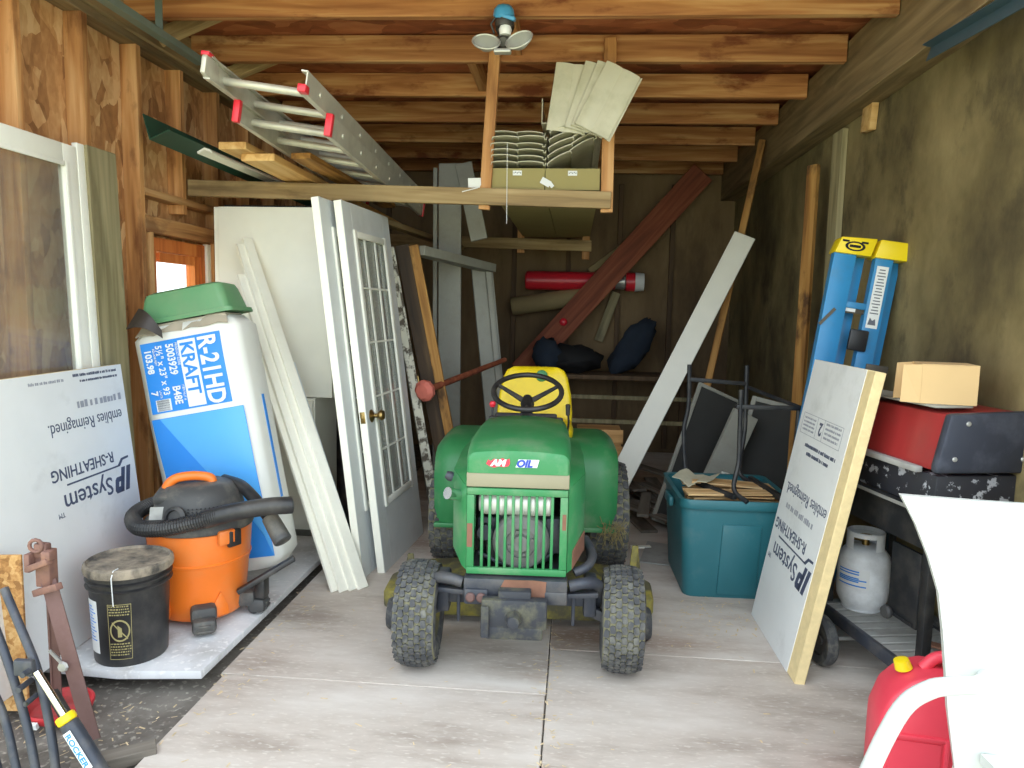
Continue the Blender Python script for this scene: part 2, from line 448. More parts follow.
m_alum = paint('aluminium', lin(196, 194, 180), 0.42, 0.35, var=0.06, dirt=lin(120, 116, 104), da=0.3, ds=8)
m_chrome = paint('chrome', lin(225, 225, 225), 0.15, 1.0, var=0.02)
m_brass = paint('brass', lin(150, 126, 78), 0.3, 0.9, var=0.1)
m_gunm = paint('gunmetal', lin(58, 62, 72), 0.5, 0.2, var=0.15, dirt=lin(120, 114, 104), da=0.4, ds=9)
m_orange = paint('vac_orange', lin(236, 118, 36), 0.4, var=0.05, dirt=lin(200, 140, 90), da=0.4, ds=4)
m_greyp = paint('dusty_grey_plastic', lin(70, 70, 70), 0.6, var=0.12, dirt=lin(140, 132, 118), da=0.65, ds=6)
m_bag = paint('bag_white', lin(226, 226, 220), 0.4, var=0.03, vs=4, bump=0.25)
m_bagblue = paint('bag_blue', lin(48, 136, 222), 0.35, var=0.05, vs=4, bump=0.25)
m_bagblue2 = paint('bag_pale_blue', lin(86, 168, 236), 0.35, var=0.05, vs=4, bump=0.25)
m_tubg = paint('green_tub', lin(96, 148, 104), 0.45, var=0.05, dirt=lin(140, 150, 120), da=0.35, ds=4)
m_teal = paint('teal_plastic', lin(44, 108, 118), 0.45, var=0.06, dirt=lin(120, 130, 126), da=0.35, ds=6, lo=.55, hi=.8)
m_shingle = wood('cedar', lin(176, 136, 84), lin(212, 176, 124), lin(232, 204, 158), 0)
m_card = paint('cardboard', lin(204, 172, 124), 0.8, var=0.04)
m_carddk = wood('box_wood', lin(160, 118, 70), lin(190, 146, 92), lin(206, 164, 110), 0)
m_blue = paint('fibreglass_blue', lin(46, 134, 190), 0.4, var=0.06, dirt=lin(80, 110, 124), da=0.4, ds=7)
m_yel = paint('cap_yellow', lin(236, 208, 24), 0.4, var=0.05)
m_red = paint('red_plastic', lin(214, 40, 56), 0.35, var=0.05)
m_redl = paint('lid_red', lin(150, 44, 44), 0.35, var=0.08, dirt=lin(120, 60, 54), da=0.4, ds=7)
m_reddk = paint('dusty_red', lin(190, 44, 52), 0.5, var=0.1, dirt=lin(140, 110, 100), da=0.5, ds=10)
m_grillpeel = paint('peeling_black', lin(44, 45, 52), 0.5, var=0.2, dirt=lin(176, 178, 184), da=0.85, ds=20, lo=0.57, hi=0.6)
m_lid = paint('grill_black', lin(56, 60, 72), 0.5, 0.2, var=0.1, dirt=lin(104, 108, 120), da=0.5, ds=6)
m_slat = paint('grey_slat', lin(160, 160, 156), 0.6, var=0.1, dirt=lin(100, 96, 90), da=0.4, ds=10)
m_siding = paint('vinyl_cream', lin(206, 202, 180), 0.5, var=0.05, dirt=lin(140, 140, 100), da=0.5, ds=4)
m_boxv = paint('carton_kraft', lin(158, 146, 94), 0.8, var=0.08, dirt=lin(140, 132, 90), da=0.4, ds=6)
m_dgreen = paint('dark_green_metal', lin(44, 84, 70), 0.4, 0.2, var=0.1)
m_trackb = paint('track_steel', lin(112, 128, 120), 0.45, 0.3, var=0.12)
m_dark = paint('dark_interior', lin(24, 24, 26), 0.8, var=0.2)
m_trackd = paint('track_blue_steel', lin(66, 88, 98), .5, .2, var=.12)
m_bronze = paint('bronze_metal', lin(92, 86, 76), .5, .3, var=.1)
m_navy = paint('dark_blue_cloth', lin(34, 44, 58), 0.9, var=0.25, vs=5, bump=0.5)
m_label = paint('label_white', lin(226, 228, 228), 0.5, var=0.02)
m_labelp = paint('label_print', lin(96, 100, 112), 0.5, var=0.02)
m_lblue = paint('sticker_blue', lin(46, 70, 170), 0.4, var=0.03)
m_lred = paint('sticker_red', lin(206, 56, 74), 0.4, var=0.03)
m_capblue = paint('lamp_blue', lin(70, 150, 196), 0.4, var=0.05)
m_gold = paint('gold_print', lin(150, 140, 96), 0.6, var=0.05)
m_orange_fr = wood('orange_window_wood', lin(170, 84, 30), lin(206, 112, 46), lin(222, 136, 66), 2)
m_pink = paint('faded_red_cap', lin(206, 112, 96), 0.7, var=0.1, bump=0.3, vs=20)
m_cream = paint('cream_roll', lin(150, 134, 96), 0.8, var=0.08)
m_lensg = glass('lamp_glass', (0.85, 0.88, 0.86, 1), 0.1, 0.35)
m_glass = glass('pane_glass', (0.95, 0.96, 0.95, 1), 0.02, 0.03)
m_glassd = glass('dusty_glass', (0.9, 0.92, 0.9, 1), 0.05, 0.10)
m_glassf = glass('door_glass', (0.9, 0.92, 0.9, 1), 0.05, 0.28)  # pale matte share paints in outside light reflected off the door panes
m_canred = paint('fuel_can_red', lin(222, 66, 84), 0.4, var=0.05)
m_batten = wood('batten', lin(74, 56, 38), lin(98, 76, 52), lin(116, 92, 66), 2)
m_wht_hot = paint('white_plastic', lin(196, 200, 196), 0.4, var=0.01)
m_mesh = paint('insect_screen', lin(56, 56, 54), 0.9, var=0.1)
m_tank = paint('tank_white', lin(238, 241, 244), 0.4, var=0.04, dirt=lin(130, 130, 128), da=0.4, ds=6)

# ================================================================== THE SETTING
XL, XR, YB, YF = -2.30, 1.52, 7.3, 1.9
ZJ = 2.70
def struct(name, mb, mat, label=None, M=None, parent=None, group=None):
    return obj(name, mb, mat, parent, M, label=label, kind='structure', group=group)

# floor: dirt pad with a plywood deck laid down the middle
mb = MB(); mb.box((-0.4, (YF + YB) / 2 + 0.0, -0.075), (4.0, YB - YF + 0.2, 0.09)); struct('floor', mb, m_dirt, 'dirt and gravel floor of the shed')
sheets = [(-1.285, -0.066, 0.8, 2.50), (-1.30, -0.066, 2.504, 4.94), (-1.31, -0.066, 4.944, 7.2),
          (-0.062, 1.50, 0.8, 2.86), (-0.062, 1.50, 2.864, 5.30), (-0.062, 1.50, 5.304, 7.2)]
for i, (x0, x1, y0, y1) in enumerate(sheets):
    mb = MB(); mb.box(((x0 + x1) / 2, (y0 + y1) / 2, -0.012), (x1 - x0, y1 - y0, 0.024), bev=0.003, seg=1)
    struct('floor_sheet', mb, m_floor)
mb = MB(); mb.box((0, 0, -0.15), (60, 60, 0.1)); struct('ground', mb, m_out, 'pale gravel yard outside the shed', T(-0.4, -8, -0.02))

# left wall: sheathing panels behind open studs, with the window cut out
def panel(mb, y0, y1, z0, z1): mb.box((XL - 0.006, (y0 + y1) / 2, (z0 + z1) / 2), (0.012, y1 - y0 - 0.003, z1 - z0 - 0.003))
WY0, WY1, WZ0, WZ1 = 3.68, 4.27, 1.02, 1.74
mb = MB()
panel(mb, YF, 2.35, -0.03, 3.2); panel(mb, 2.35, 3.57, -0.03, 3.2); panel(mb, 3.57, WY0, -0.03, 3.2)
panel(mb, WY0, WY1, -0.03, WZ0); panel(mb, WY0, WY1, WZ1, 3.2); panel(mb, WY1, 4.79, -0.03, 3.2); panel(mb, 4.79, 6.01, -0.03, 3.2); panel(mb, 6.01, YB, -0.03, 3.2)
struct('wall_left', mb, m_osb, 'orange brown strand board sheathing on the left')
for y in (1.95, 2.36, 2.77, 3.17, 3.57, 4.38, 4.80, 5.21, 5.62, 6.03, 6.44, 6.85):
    mb = MB(); mb.box((0, 0, 1.36), (0.089, 0.038, 2.62), bev=0.002, seg=1)
    struct('wall_stud', mb, m_stud, M=T(XL + 0.045, y, 0.0), group='studs along the left wall')
for y in (3.97,):
    mb = MB(); mb.box((0, 0, 0.42), (0.089, 0.038, 0.80), bev=0.002, seg=1); struct('wall_stud', mb, m_stud, M=T(XL + 0.045, y, 1.87), group='studs along the left wall')
    mb = MB(); mb.box((0, 0, 0.5), (0.089, 0.038, 0.92), bev=0.002, seg=1); struct('wall_stud', mb, m_stud, M=T(XL + 0.045, y, 0.04), group='studs along the left wall')
for y in (3.64, 4.31):
    mb = MB(); mb.box((0, 0, 0.9), (0.089, 0.034, 1.70), bev=0.002, seg=1); struct('wall_stud', mb, m_stud, M=T(XL + 0.045, y, 0.02), group='studs along the left wall')
for nm, z, h in (('wall_block', 1.96, 0.038), ('wall_block', 1.80, 0.085)):
    plank(nm, (XL + 0.047, 3.592, z), (XL + 0.047, 4.36, z), h, 0.088, (1, 0, 0), m_stud, kind='structure')
plank('wall_plate', (XL + 0.045, YF, 2.69), (XL + 0.045, YB, 2.69), 0.04, 0.09, (1, 0, 0), m_beam, kind='structure')
plank('wall_plate', (XL + 0.06, YF, 2.79), (XL + 0.06, YB, 2.79), 0.16, 0.10, (1, 0, 0), m_beam, kind='structure')
# the window: orange wooden frame, white vinyl side, one pane
wd = bpy.data.objects.new('window_1', None); COL.objects.link(wd); wd.location = (XL, (WY0 + WY1) / 2, WZ0); wd['kind'] = 'structure'
hw = (WY1 - WY0) / 2; hh = WZ1 - WZ0
mb = MB()
mb.box((-0.0, -hw + 0.03, hh / 2), (0.10, 0.055, hh)); mb.box((0, hw - 0.03, hh / 2), (0.10, 0.055, hh))
mb.box((0, 0, hh - 0.035), (0.10, 2 * hw - 0.115, 0.07)); mb.box((0, 0, 0.03), (0.10, 2 * hw - 0.115, 0.06))
mb.box((0.02, hw - 0.085, hh / 2), (0.03, 0.05, hh - 0.135)); mb.box((0.02, 0, hh - 0.1), (0.03, 2 * hw - 0.23, 0.05))
obj('window_frame', mb, m_orange_fr, wd)
mb = MB(); mb.box((0.052, -hw - 0.012, hh / 2), (0.03, 0.035, hh + .02), bev=.003); mb.box((0.052, hw + 0.02, hh / 2), (0.03, 0.075, hh + .02), bev=.003)
obj('window_casing', mb, m_trimw, wd, label='white side casing')
mb = MB(); mb.box((-0.01, 0, hh / 2), (0.004, 2 * hw - 0.12, hh - 0.13)); obj('pane', mb, m_glass, wd)

# right wall
mb = MB(); mb.box((XR + 0.06, (YF + YB) / 2, 1.55), (0.12, YB - YF, 3.2)); struct('wall_right', mb, m_rwall, 'stained grey brown concrete wall on the right')
plank('header_beam', (1.455, YF, 2.655), (1.455, YB, 2.655), 0.34, 0.15, (1, 0, 0), m_beam, kind='structure')
# back wall
mb = MB(); mb.box(((XL + XR) / 2, YB + 0.03, 1.55), (XR - XL + 0.3, 0.06, 3.2)); struct('wall_back', mb, m_back, 'dark board wall at the back of the shed')
for x in (-1.9, -1.25, -0.62, -0.08, 0.42, 0.93):
    mb = MB(); mb.box((0, 0, 1.33), (0.045, 0.05, 2.6), bev=0.002, seg=1); struct('wall_batten', mb, m_batten, M=T(x, YB - 0.025, 0.0), group='battens on the back wall')
# ceiling and joists
mb = MB(); mb.box(((XL + XR) / 2, (YF + YB) / 2, 2.90), (XR - XL + 0.3, YB - YF + 0.1, 0.03)); struct('ceiling', mb, m_roof, 'dark strand board roof deck')
JY = [2.83, 3.45, 4.06, 4.70, 5.33, 5.98, 6.60, 7.20]
JR = [1.375, 1.375, 1.372, 1.37, 1.37, 1.37, 1.37, 1.37]
for y, xr in zip(JY, JR):
    plank('ceiling_joist', (-2.19, y, ZJ + 0.115), (xr, y, ZJ + 0.085), 0.14, 0.042, (0, -1, 0), m_joist, kind='structure', group='joists of the ceiling')
for x, y0, y1 in ((-0.62, 4.09, 4.68),(-0.35, 3.48, 4.04)):
    plank('joist_block', (x, y0, ZJ + 0.11), (x, y1, ZJ + 0.11), 0.05, 0.1, (0, 0, 1), m_joist, kind='structure')
for p0, p1 in (((-2.12, 3.60, 2.71), (-1.80, 3.66, 2.87)), ((-2.1, 4.2, 2.70), (-1.78, 4.28, 2.86))):
    plank('joist_brace', p0, p1, 0.085, 0.04, (0, -1, 0.3), m_oldwood, kind='structure')

# ================================================================== OVERHEAD SHELF AND WHAT IT CARRIES
m_shelfw = m_oldwood
sh = thing('hanging_shelf', 'rough lumber storage rack hung from the ceiling joists', 'shelf', T(-0.9, 4.0, 1.98))
def wl(p): return V3(p) - V3((-0.9, 4.0, 1.98))
def shp(name, p0, p1, w, t, n, mat=None): return plank(name, wl(p0), wl(p1), w, t, n, mat or m_shelfw, sh)
shp('front_rail', (-2.20, 4.0, 2.042), (0.175, 4.0, 1.992), 0.089, 0.038, (0, -1, 0))
shp('rear_rail', (-2.20, 6.5, 2.01), (0.13, 6.5, 1.965), 0.095, 0.04, (0, -1, 0))
shp('post', (-0.515, 4.022, 1.94), (-0.47, 4.022, 2.80), 0.062, 0.036, (0, -1, 0), m_stud)
shp('post', (0.155, 4.022, 1.93), (0.145, 4.022, 2.84), 0.066, 0.036, (0, -1, 0), m_stud)
shp('post', (-0.50, 6.53, 1.9), (-0.50, 6.53, 2.80), 0.062, 0.036, (0, -1, 0), m_stud)
shp('post', (0.08, 6.53, 1.85), (0.08, 6.53, 2.80), 0.066, 0.036, (0, -1, 0), m_stud)
shp('tie_board', (-1.36, 4.03, 1.955), (-1.05, 6.46, 1.93), 0.09, 0.036, (0, 0, 1), m_shelfw)

# two long cartons with vinyl siding
def carton(x0, x1, label):
    t = thing('siding_carton', label, 'carton', T((x0 + x1) / 2, 4.03, 2.050), 'long cartons on the hanging rack')
    wd_, hh_ = x1 - x0, 0.115
    mb = MB(); L = 2.62
    mb.box((0, L / 2, 0.004), (wd_, L, 0.008)); mb.box((-wd_ / 2 + 0.003, L / 2, hh_ / 2 + .004), (0.006, L, hh_ - .008)); mb.box((wd_ / 2 - 0.003, L / 2, hh_ / 2 + .004), (0.006, L, hh_ - .008))
    mb.box((0, 0.003, hh_ / 2 + .004), (wd_ - 0.012, 0.006, hh_ - .008)); mb.box((0, L - 0.003, hh_ / 2 + .004), (wd_ - 0.012, 0.006, hh_ - .008))
    obj('tray', mb, m_boxv, t)
    mb = MB(); mb.box((0.0, -0.001, 0.09), (0.05, 0.002, 0.026)); obj('label', mb, m_label, t, label='small white carton label')
    mb = MB(); mb.bm.verts.ensure_lookup_table()
    for k in range(5): mb.box((-0.018 + k * 0.009, -0.0024, 0.09 + 0.003 * (k % 2)), (0.005, 0.0008, 0.006))
    obj('label_print', mb, m_labelp, t)
    return t
carton(-0.487, -0.187, 'long greenish cardboard carton on the rack, the left one of two')
carton(-0.183, 0.113, 'long greenish cardboard carton on the rack, the right one of two')

def siding_bm(L=2.5, wdt=0.28, t=0.0016):
    """double-lap siding profile swept along y: seen on end at y=0"""
    prof = []
    def hump(x0):
        for k in range(7):
            u = k / 6; prof.append((x0 + u * wdt / 2, 0.006 + 0.016 * math.sin(PI * (0.18 + 0.62 * u)) - 0.004 * u))
        prof.append((x0 + wdt / 2, 0.0))
    prof.append((-wdt / 2, 0.016)); prof.append((-wdt / 2 - 0.004, 0.0)); hump(-wdt / 2 + 0.002); hump(0)
    prof.append((wdt / 2 + 0.012, 0.0)); prof.append((wdt / 2 + 0.014, 0.012))
    rows = [[(x, y, z) for x, z in prof] for y in (0.0, L * 0.5, L)]
    return MB().sheet(rows, 0.0045)
s0 = obj('vinyl_siding', siding_bm(), m_siding, M=T(-0.335, 4.0, 2.178), ang=25,
         label='cream vinyl siding panel lying in the flat left stack on the carton', cat='siding', group='flat stack of siding panels')
def sid(M, label, group):
    o = s0.copy(); COL.objects.link(o); o.matrix_basis = M; o['label'] = label; o['group'] = group; return o
for i in range(1, 6):
    sid(T(-0.335 + rnd.uniform(-.008, .008), 3.97 + rnd.uniform(0, .05), 2.178 + 0.032 * i) @ RY(R(rnd.uniform(-2, 2))) @ Matrix.Diagonal((1, 1, 1.0, 1)),
        'cream vinyl siding panel lying in the flat left stack on the carton', 'flat stack of siding panels')
for i in range(5):
    sid(T(-0.045 + 0.006 * i, 3.99 - 0.02 * i, 2.240 + 0.031 * i) @ RY(R(-30 + 3 * i)) @ RX(R(-0.5)),
        'cream vinyl siding panel in the slanting middle heap on the right carton', 'slanting heap of siding panels')
c0 = None
for i in range(4):
    # short offcuts stood on the heap and leaning back on the post and joist
    M = T((-.085, .01, .04, .055)[i], (3.935, 3.91, 3.885, 3.86)[i], (2.33, 2.325, 2.32, 2.315)[i]) @ RY(R((7, 16, 21, 26)[i])) @ RX(R(84))
    if c0 is None: c0 = obj('vinyl_siding', siding_bm(0.36, 0.185), m_siding, M=M, ang=25, label='short cream vinyl siding offcut stood on end above the cartons, broad face showing', cat='siding', group='siding offcuts stood on end')
    else:
        o = c0.copy(); COL.objects.link(o); o.matrix_basis = M
# J channel and paper scraps
mb = MB(); mb.box((0, 0.6, 0.06), (0.004, 1.2, 0.13)); mb.box((0.02, 0.6, 0.0), (0.04, 1.2, 0.004)); mb.box((0.04, 0.6, 0.02), (0.004, 1.2, 0.04))
obj('trim_channel', mb, m_siding, M=T(-0.205, 3.95, 2.385), label='narrow cream vinyl channel standing between the siding stacks', cat='trim')
mb = MB(); mb.box((0, 0, 0), (0.09, 0.05, 0.004)); mb.box((0.03, 0, 0.03), (0.07, 0.004, 0.06), rot=(0.3, 0.2, 0.1))
obj('paper_scrap', mb, m_label, M=T(-0.59, 4.0, 2.04) @ RY(R(-14)), label='crumpled white scrap on the rack rail left of the post', cat='paper')
mb = MB(); mb.box((0, 0, 0.02), (0.055, 0.003, 0.035), rot=(0, 0.5, 0)); mb.box((0.03, 0.001, 0.006), (0.03, 0.003, 0.02), rot=(0, 0.9, 0))
obj('hang_tag', mb, m_label, M=T(-0.18, 4.02, 2.07), label='torn white tag between the two cartons', cat='tag')
plank('string', (-0.39, 3.975, 2.29), (-0.385, 3.975, 1.86), 0.003, 0.003, (0, -1, 0), m_label, label='thin pale string hanging over the left carton', cat='string', bev=0.0005)

# floodlight on the second joist
t = thing('floodlight', 'motion sensor floodlight with two silver lamp heads and blue cap', 'lamp', T(-0.355, 3.37, 2.60) @ Matrix.Scale(0.86, 4))
mb = MB(); mb.cyl((0, 0.06, 0.10), (0, 0.0, 0.06), 0.05, 0.045, 20, 0.008); mb.cyl((0, 0.06, 0), (0, 0.0, 0), 0.05, 0.045, 20, 0.008); mb.cyl((0, 0, -.005), (0, -0.04, -.02), 0.036, 0.03, 16, 0.006); obj('base', mb, m_black, t)
mb = MB(); mb.lathe([(0, 0.055), (0.03, 0.05), (0.05, 0.03), (0.056, 0.0), (0.05, -0.01), (0, -0.01)], T(0.0, -0.03, 0.115) @ RX(R(20)), 20)
mb.box((0.03, -0.06, 0.092), (0.07, 0.05, 0.02), rot=(0.2, 0.3, 0), bev=0.006); obj('cap', mb, m_capblue, t, label='blue cap')
mb = MB(); mb.lathe([(0, -.02), (0.045, -.02), (0.05, 0.0), (0.04, 0.03), (0, 0.03)], T(0.004, -0.03, 0.078), 20); mb.tube([(-.05, -.02, .03), (-.065, -.04, .07), (-.04, -.05, .1)], 0.006); obj('sensor', mb, m_black, t)
mb = MB(); mb.lathe([(0, -.025), (0.028, -.025), (0.034, 0.0), (0.028, 0.02), (0, 0.02)], T(0.01, -0.034, 0.04), 18); obj('sensor_lens', mb, m_label, t, label='white sensor lens')
for sx, ax in ((-1, 8), (1, -24)):
    Mh = T(0.085 * sx, -0.07, -0.028 if sx < 0 else -0.02) @ RY(R(ax)) @ RX(R(62))
    mb = MB(); mb.lathe([(0, -0.055), (0.025, -0.05), (0.06, -0.012), (0.066, 0.0), (0.062, 0.004), (0.055, -0.004)], Mh @ Matrix.Diagonal((1.15, 0.8, 1, 1)), 24)
    mb.tube([(0.03 * sx, -0.02, -0.02), (0.05 * sx, -0.01, -0.01), (0.07 * sx, -0.03, -0.006)], 0.009)
    h = obj('lamp_head', mb, m_steel, t)
    mb = MB(); mb.lathe([(0, 0.004), (0.056, 0.0)], Mh @ Matrix.Diagonal((1.15, 0.8, 1, 1)), 24); obj('lamp_lens', mb, m_lensg, h)
mb = MB(); mb.box((-0.0, -0.06, -0.075), (0.09, 0.05, 0.022), bev=0.008); obj('bracket', mb, m_steel, t)

# aluminium extension ladder, two sections
lad = thing('extension_ladder', 'long aluminium extension ladder lying on the rack, red rail ends toward the door', 'ladder', T(-1.26, 2.8, 2.282))
def ladder_section(y0, zc, name, L, wd_, hook):
    d = V3((-0.02, 1, -0.032)).normalized(); roll = V3((1, 0.02, -0.14)).normalized()
    F = fr((0.0, y0, zc), roll, d)
    par = None
    for k, s in enumerate((-1, 1)):
        mb = MB(F); x = s * wd_ / 2
        mb.box((x, L / 2, 0), (0.006, L, 0.086), bev=0.001, seg=1); mb.box((x - s * 0.012, L / 2, 0.041), (0.026, L, 0.006)); mb.box((x - s * 0.012, L / 2, -0.041), (0.026, L, 0.006))
        for q in range(8):
            yy = 0.16 + q * 0.30
            if yy < L: mb.lathe([(0, 0.006), (0.010, 0.005), (0.013, 0)], T(x + s * 0.003, yy, 0.0) @ RY(s * PI / 2), 10)
        r = obj('rail', mb, m_alum, lad)
        mb = MB(F)
        if hook == 2: mb.box((x - s * 0.006, -0.004, -s * 0.030 if s > 0 else 0.046), (0.034, 0.045, 0.030 if s > 0 else 0.016), bev=0.004)
        else: mb.box((x - s * 0.006, -0.008, 0), (0.03, 0.03, 0.094), bev=0.004)
        obj('end_cap', mb, m_red, r, label='red plastic rail end')
        if hook == 1:
            mb = MB(F); mb.box((x - s * 0.006, L + 0.006, 0), (0.03, 0.03, 0.094), bev=0.004); obj('end_cap', mb, m_red, r, label='red plastic rail end')
    for q in range(8):
        yy = 0.16 + q * 0.30
        if yy < L - 0.05:
            mb = MB(F); mb.cyl((-wd_ / 2 + 0.003, yy, 0), (wd_ / 2 - 0.003, yy, 0), 0.017, seg=12); obj('rung', mb, m_alum, lad)
ladder_section(0.0, 0.0, 'fly', 2.2, 0.405, 2)
ladder_section(0.27, -0.098, 'base', 2.1, 0.415, 1)
mb = MB(fr((0, 0, 0), (1, 0.02, -0.14), (-0.02, 1, -0.032)))
mb.prism([(-.03, -.03), (.02, -.045), (.10, -.03), (.06, .05), (-.01, .06), (-.03, .03)], .02, Matrix(((0, 0, 1, -.205), (1, 0, 0, 0), (0, 1, 0, 0), (0, 0, 0, 1))), bev=.003)
obj('hook', mb, m_alum, lad)

# lumber and gutters beside the ladder
plank('lumber_plank', (-1.66, 3.42, 2.150), (-1.60, 6.0, 2.10), 0.14, 0.036, (0, 0, 1), m_newwood, label='thick pale plank end under the ladder, left of the pair', cat='plank')
plank('lumber_plank', (-1.57, 3.50, 2.112), (-1.54, 6.0, 2.068), 0.17, 0.036, (0, 0, 1), m_newwood, label='wide pale plank lowest on the rack under the ladder', cat='plank')
plank('lumber_board', (-1.40, 3.62, 2.145), (-1.30, 4.95, 2.085), 0.105, 0.03, (0, 0, 1), m_ochre, label='orange board end poking out between the ladder rails', cat='board')
mb = MB(); mb.prism([(-.045, 0), (-.03, .012), (.0, .02), (.04, .0), (.036, -.01), (0, .008), (-.03, 0), (-.045, -.01)], 1.6)
obj('gutter_strip', mb, m_white, M=axis_frame((-1.885, 3.58, 2.155), (-1.70, 5.1, 2.085), (0, 0, 1)), label='white trim strip lying beside the green flashing', cat='trim')
mb = MB(); mb.prism([(-.10, .035), (.0, -.025), (.065, .085), (.070, .083), (.002, -.033), (-.103, .029)], 1.5)
obj('metal_flashing', mb, m_dgreen, M=axis_frame((-2.085, 3.45, 2.215), (-1.84, 4.9, 2.10), (0.2, 0, 1)), label='dark green bent metal flashing sticking out from the rack', cat='flashing')

# overhead door tracks
mb = MB(); mb.prism([(-.03, 0), (.03, 0), (.03, .004), (-.026, .004), (-.026, .04), (.0, .045), (.0, .049), (-.03, .045)], 1.70)
t = thing('door_track', 'galvanised overhead door track along the left wall top', 'track', T(-1.95, 1.9, 2.635))
obj('rail', mb, m_trackb, t, axis_frame((0, 0.05, -.01), (0, 1.75, -.01), (1, 0, 0)))
mb = MB(); mb.bar((0.0, 1.42, -.01), (0.0, 1.42, 0.20), 0.035, 0.004, (0, -1, 0)); mb.bar((0.0, 1.46, .0), (-0.10, 1.62, 0.06), 0.035, 0.004, (0, -1, 0)); obj('bracket', mb, m_trackb, t)
mb = MB(); mb.prism([(-.028, 0), (.028, 0), (.028, .004), (-.024, .004), (-.024, .04), (-.028, .04)], 1.0)
obj('door_track', mb, m_trackd, M=axis_frame((1.375, 2.12, 2.365), (1.375, 3.1, 2.44), (-1, 0, 0.3)), label='blue grey steel track under the beam on the right wall', cat='track')

# ================================================================== BACK OF THE SHED
plank('diagonal_brace', (-0.50, 6.85, 0.80), (1.14, 6.95, 2.69), 0.225, 0.04, (0, -1, 0), m_redwood, label='wide red brown plank running diagonally across the back wall', cat='plank')
mb = MB(); mb.lathe([(0, 0.016), (0.02, 0.014), (0.032, 0.006), (0.036, 0)], None, 20)
obj('reflector', mb, m_red, M=T(-0.105, 6.817, 1.285) @ RX(PI / 2), label='round red reflector screwed to the diagonal plank', cat='reflector')
t = thing('red_canister', 'long red cylinder lying on the back wall with banded end', 'canister', T(0.0, 7.1, 1.68))
mb = MB(); mb.lathe([(0, 0), (0.075, 0), (0.09, 0.015), (0.09, 0.80), (0.075, 0.86), (0.05, 0.90), (0.05, 0.93), (0, 0.93)], T(-0.49, 0, 0) @ RY(PI / 2), 24); obj('body', mb, m_red, t)
mb = MB(); mb.lathe([(0, 0), (0.07, 0.01), (0.075, 0.10), (0.06, 0.11), (0, 0.11)], T(0.37, 0, 0) @ RY(PI / 2), 20); obj('neck', mb, m_steel, t, label='grey metal neck')
mb = MB(); mb.lathe([(0, 0), (0.09, 0.0), (0.09, 0.085), (0, 0.085)], T(0.482, 0, 0) @ RY(PI / 2), 24); obj('collar', mb, m_red, t)
mb = MB(); mb.lathe([(0, 0), (0.092, 0.0), (0.085, 0.085), (0, 0.09)], T(0.568, 0, 0) @ RY(PI / 2), 24); obj('end_band', mb, m_label, t, label='white end band')
mb = MB(); mb.tube([(0.4, -0.06, 0.06), (0.38, -0.09, 0.11), (0.36, -0.08, 0.16)], 0.012); obj('handle', mb, m_steel, t)
mb = MB(); mb.lathe([(0.03, 0), (0.082, 0), (0.088, 0.01), (0.088, 0.86), (0.08, 0.87), (0.03, 0.87)], None, 20)
obj('fabric_roll', mb, m_cream, M=axis_frame((-0.62, 7.1, 1.42), (0.22, 7.1, 1.56)), label='dull cream roll hung below the red cylinder', cat='roll')
plank('wood_stick', (0.13, 7.2, 1.78), (0.44, 7.2, 2.02), 0.06, 0.03, (0, -1, 0), m_cream, label='pale stick end showing above the red cylinder', cat='stick')
plank('wood_strip', (0.24, 7.2, 1.10), (0.40, 7.2, 1.58), 0.085, 0.025, (0, -1, 0), m_greywood, label='short grey strip below the right end of the red cylinder', cat='strip')

t = thing('workbench', 'dark narrow workbench along the back wall', 'workbench', T(0.35, 6.75, 0))
mb = MB(); mb.box((0, 0, 0.80), (1.5, 0.5, 0.04), bev=.004); obj('bench_top', mb, m_batten, t)
for z in (0.62, 0.40): 
    mb = MB(); mb.box((0, -0.22, z), (1.44, 0.03, 0.035)); obj('rail', mb, m_greywood, t)
for sx in (-1, 1):
    for sy in (-1, 1):
        mb = MB(); mb.box((0.70 * sx, 0.2 * sy, 0.39), (0.06, 0.06, 0.78)); obj('leg', mb, m_batten, t)
def lump(name, M, s, mat, seed, label, cat):
    r = random.Random(seed); mb = MB(); rings = []
    for i in range(9):
        u = i / 8; z = u * s[2]; k = math.sin(PI * (0.08 + 0.84 * u)) ** 0.6
        rings.append([(s[0] * k * math.cos(2 * PI * j / 16) * (1 + r.uniform(-.2, .2) + .14 * math.sin(3 * 2 * PI * j / 16 + 5 * u)), s[1] * k * math.sin(2 * PI * j / 16) * (1 + r.uniform(-.2, .2)), z + r.uniform(-.03, .03)) for j in range(16)])
    mb.loft(rings); return obj(name, mb, mat, M=M, label=label, cat=cat, ang=80)
lump('work_jacket', T(0.36, 6.72, 0.84) @ RY(R(36)), (0.13, 0.11, 0.58), m_navy, 3, 'dark blue jacket heaped on the back workbench', 'jacket')
lump('tool_bag', T(-0.02, 6.68, 0.83), (0.26, 0.15, 0.24), m_dark, 5, 'black bag on the workbench left of the blue jacket', 'bag')
lump('cloth_bundle', T(-0.24, 6.62, 0.83), (0.13, 0.12, 0.3), m_navy, 9, 'small dark cloth bundle at the left end of the workbench', 'bundle')

# boards standing at the back left
plank('tall_grey_board', (-0.90, 5.22, 0.0), (-0.925, 5.26, 2.43), 0.165, 0.022, (0, -1, 0), m_greypaint, label='tall flat grey board standing upright behind the door frame', cat='board')
plank('narrow_grey_strip', (-1.015, 5.25, 0.0), (-1.035, 5.27, 2.40), 0.03, 0.022, (0, -1, 0), m_greypaint, label='thin dark grey strip standing at the left edge of the tall grey board', cat='strip')
plank('hanging_grey_board', (-0.69, 5.14, 1.88), (-0.82, 5.2, 2.42), 0.12, 0.02, (0, -1, 0), m_greypaint, label='grey board slanting up through the rack left of the cartons', cat='board')

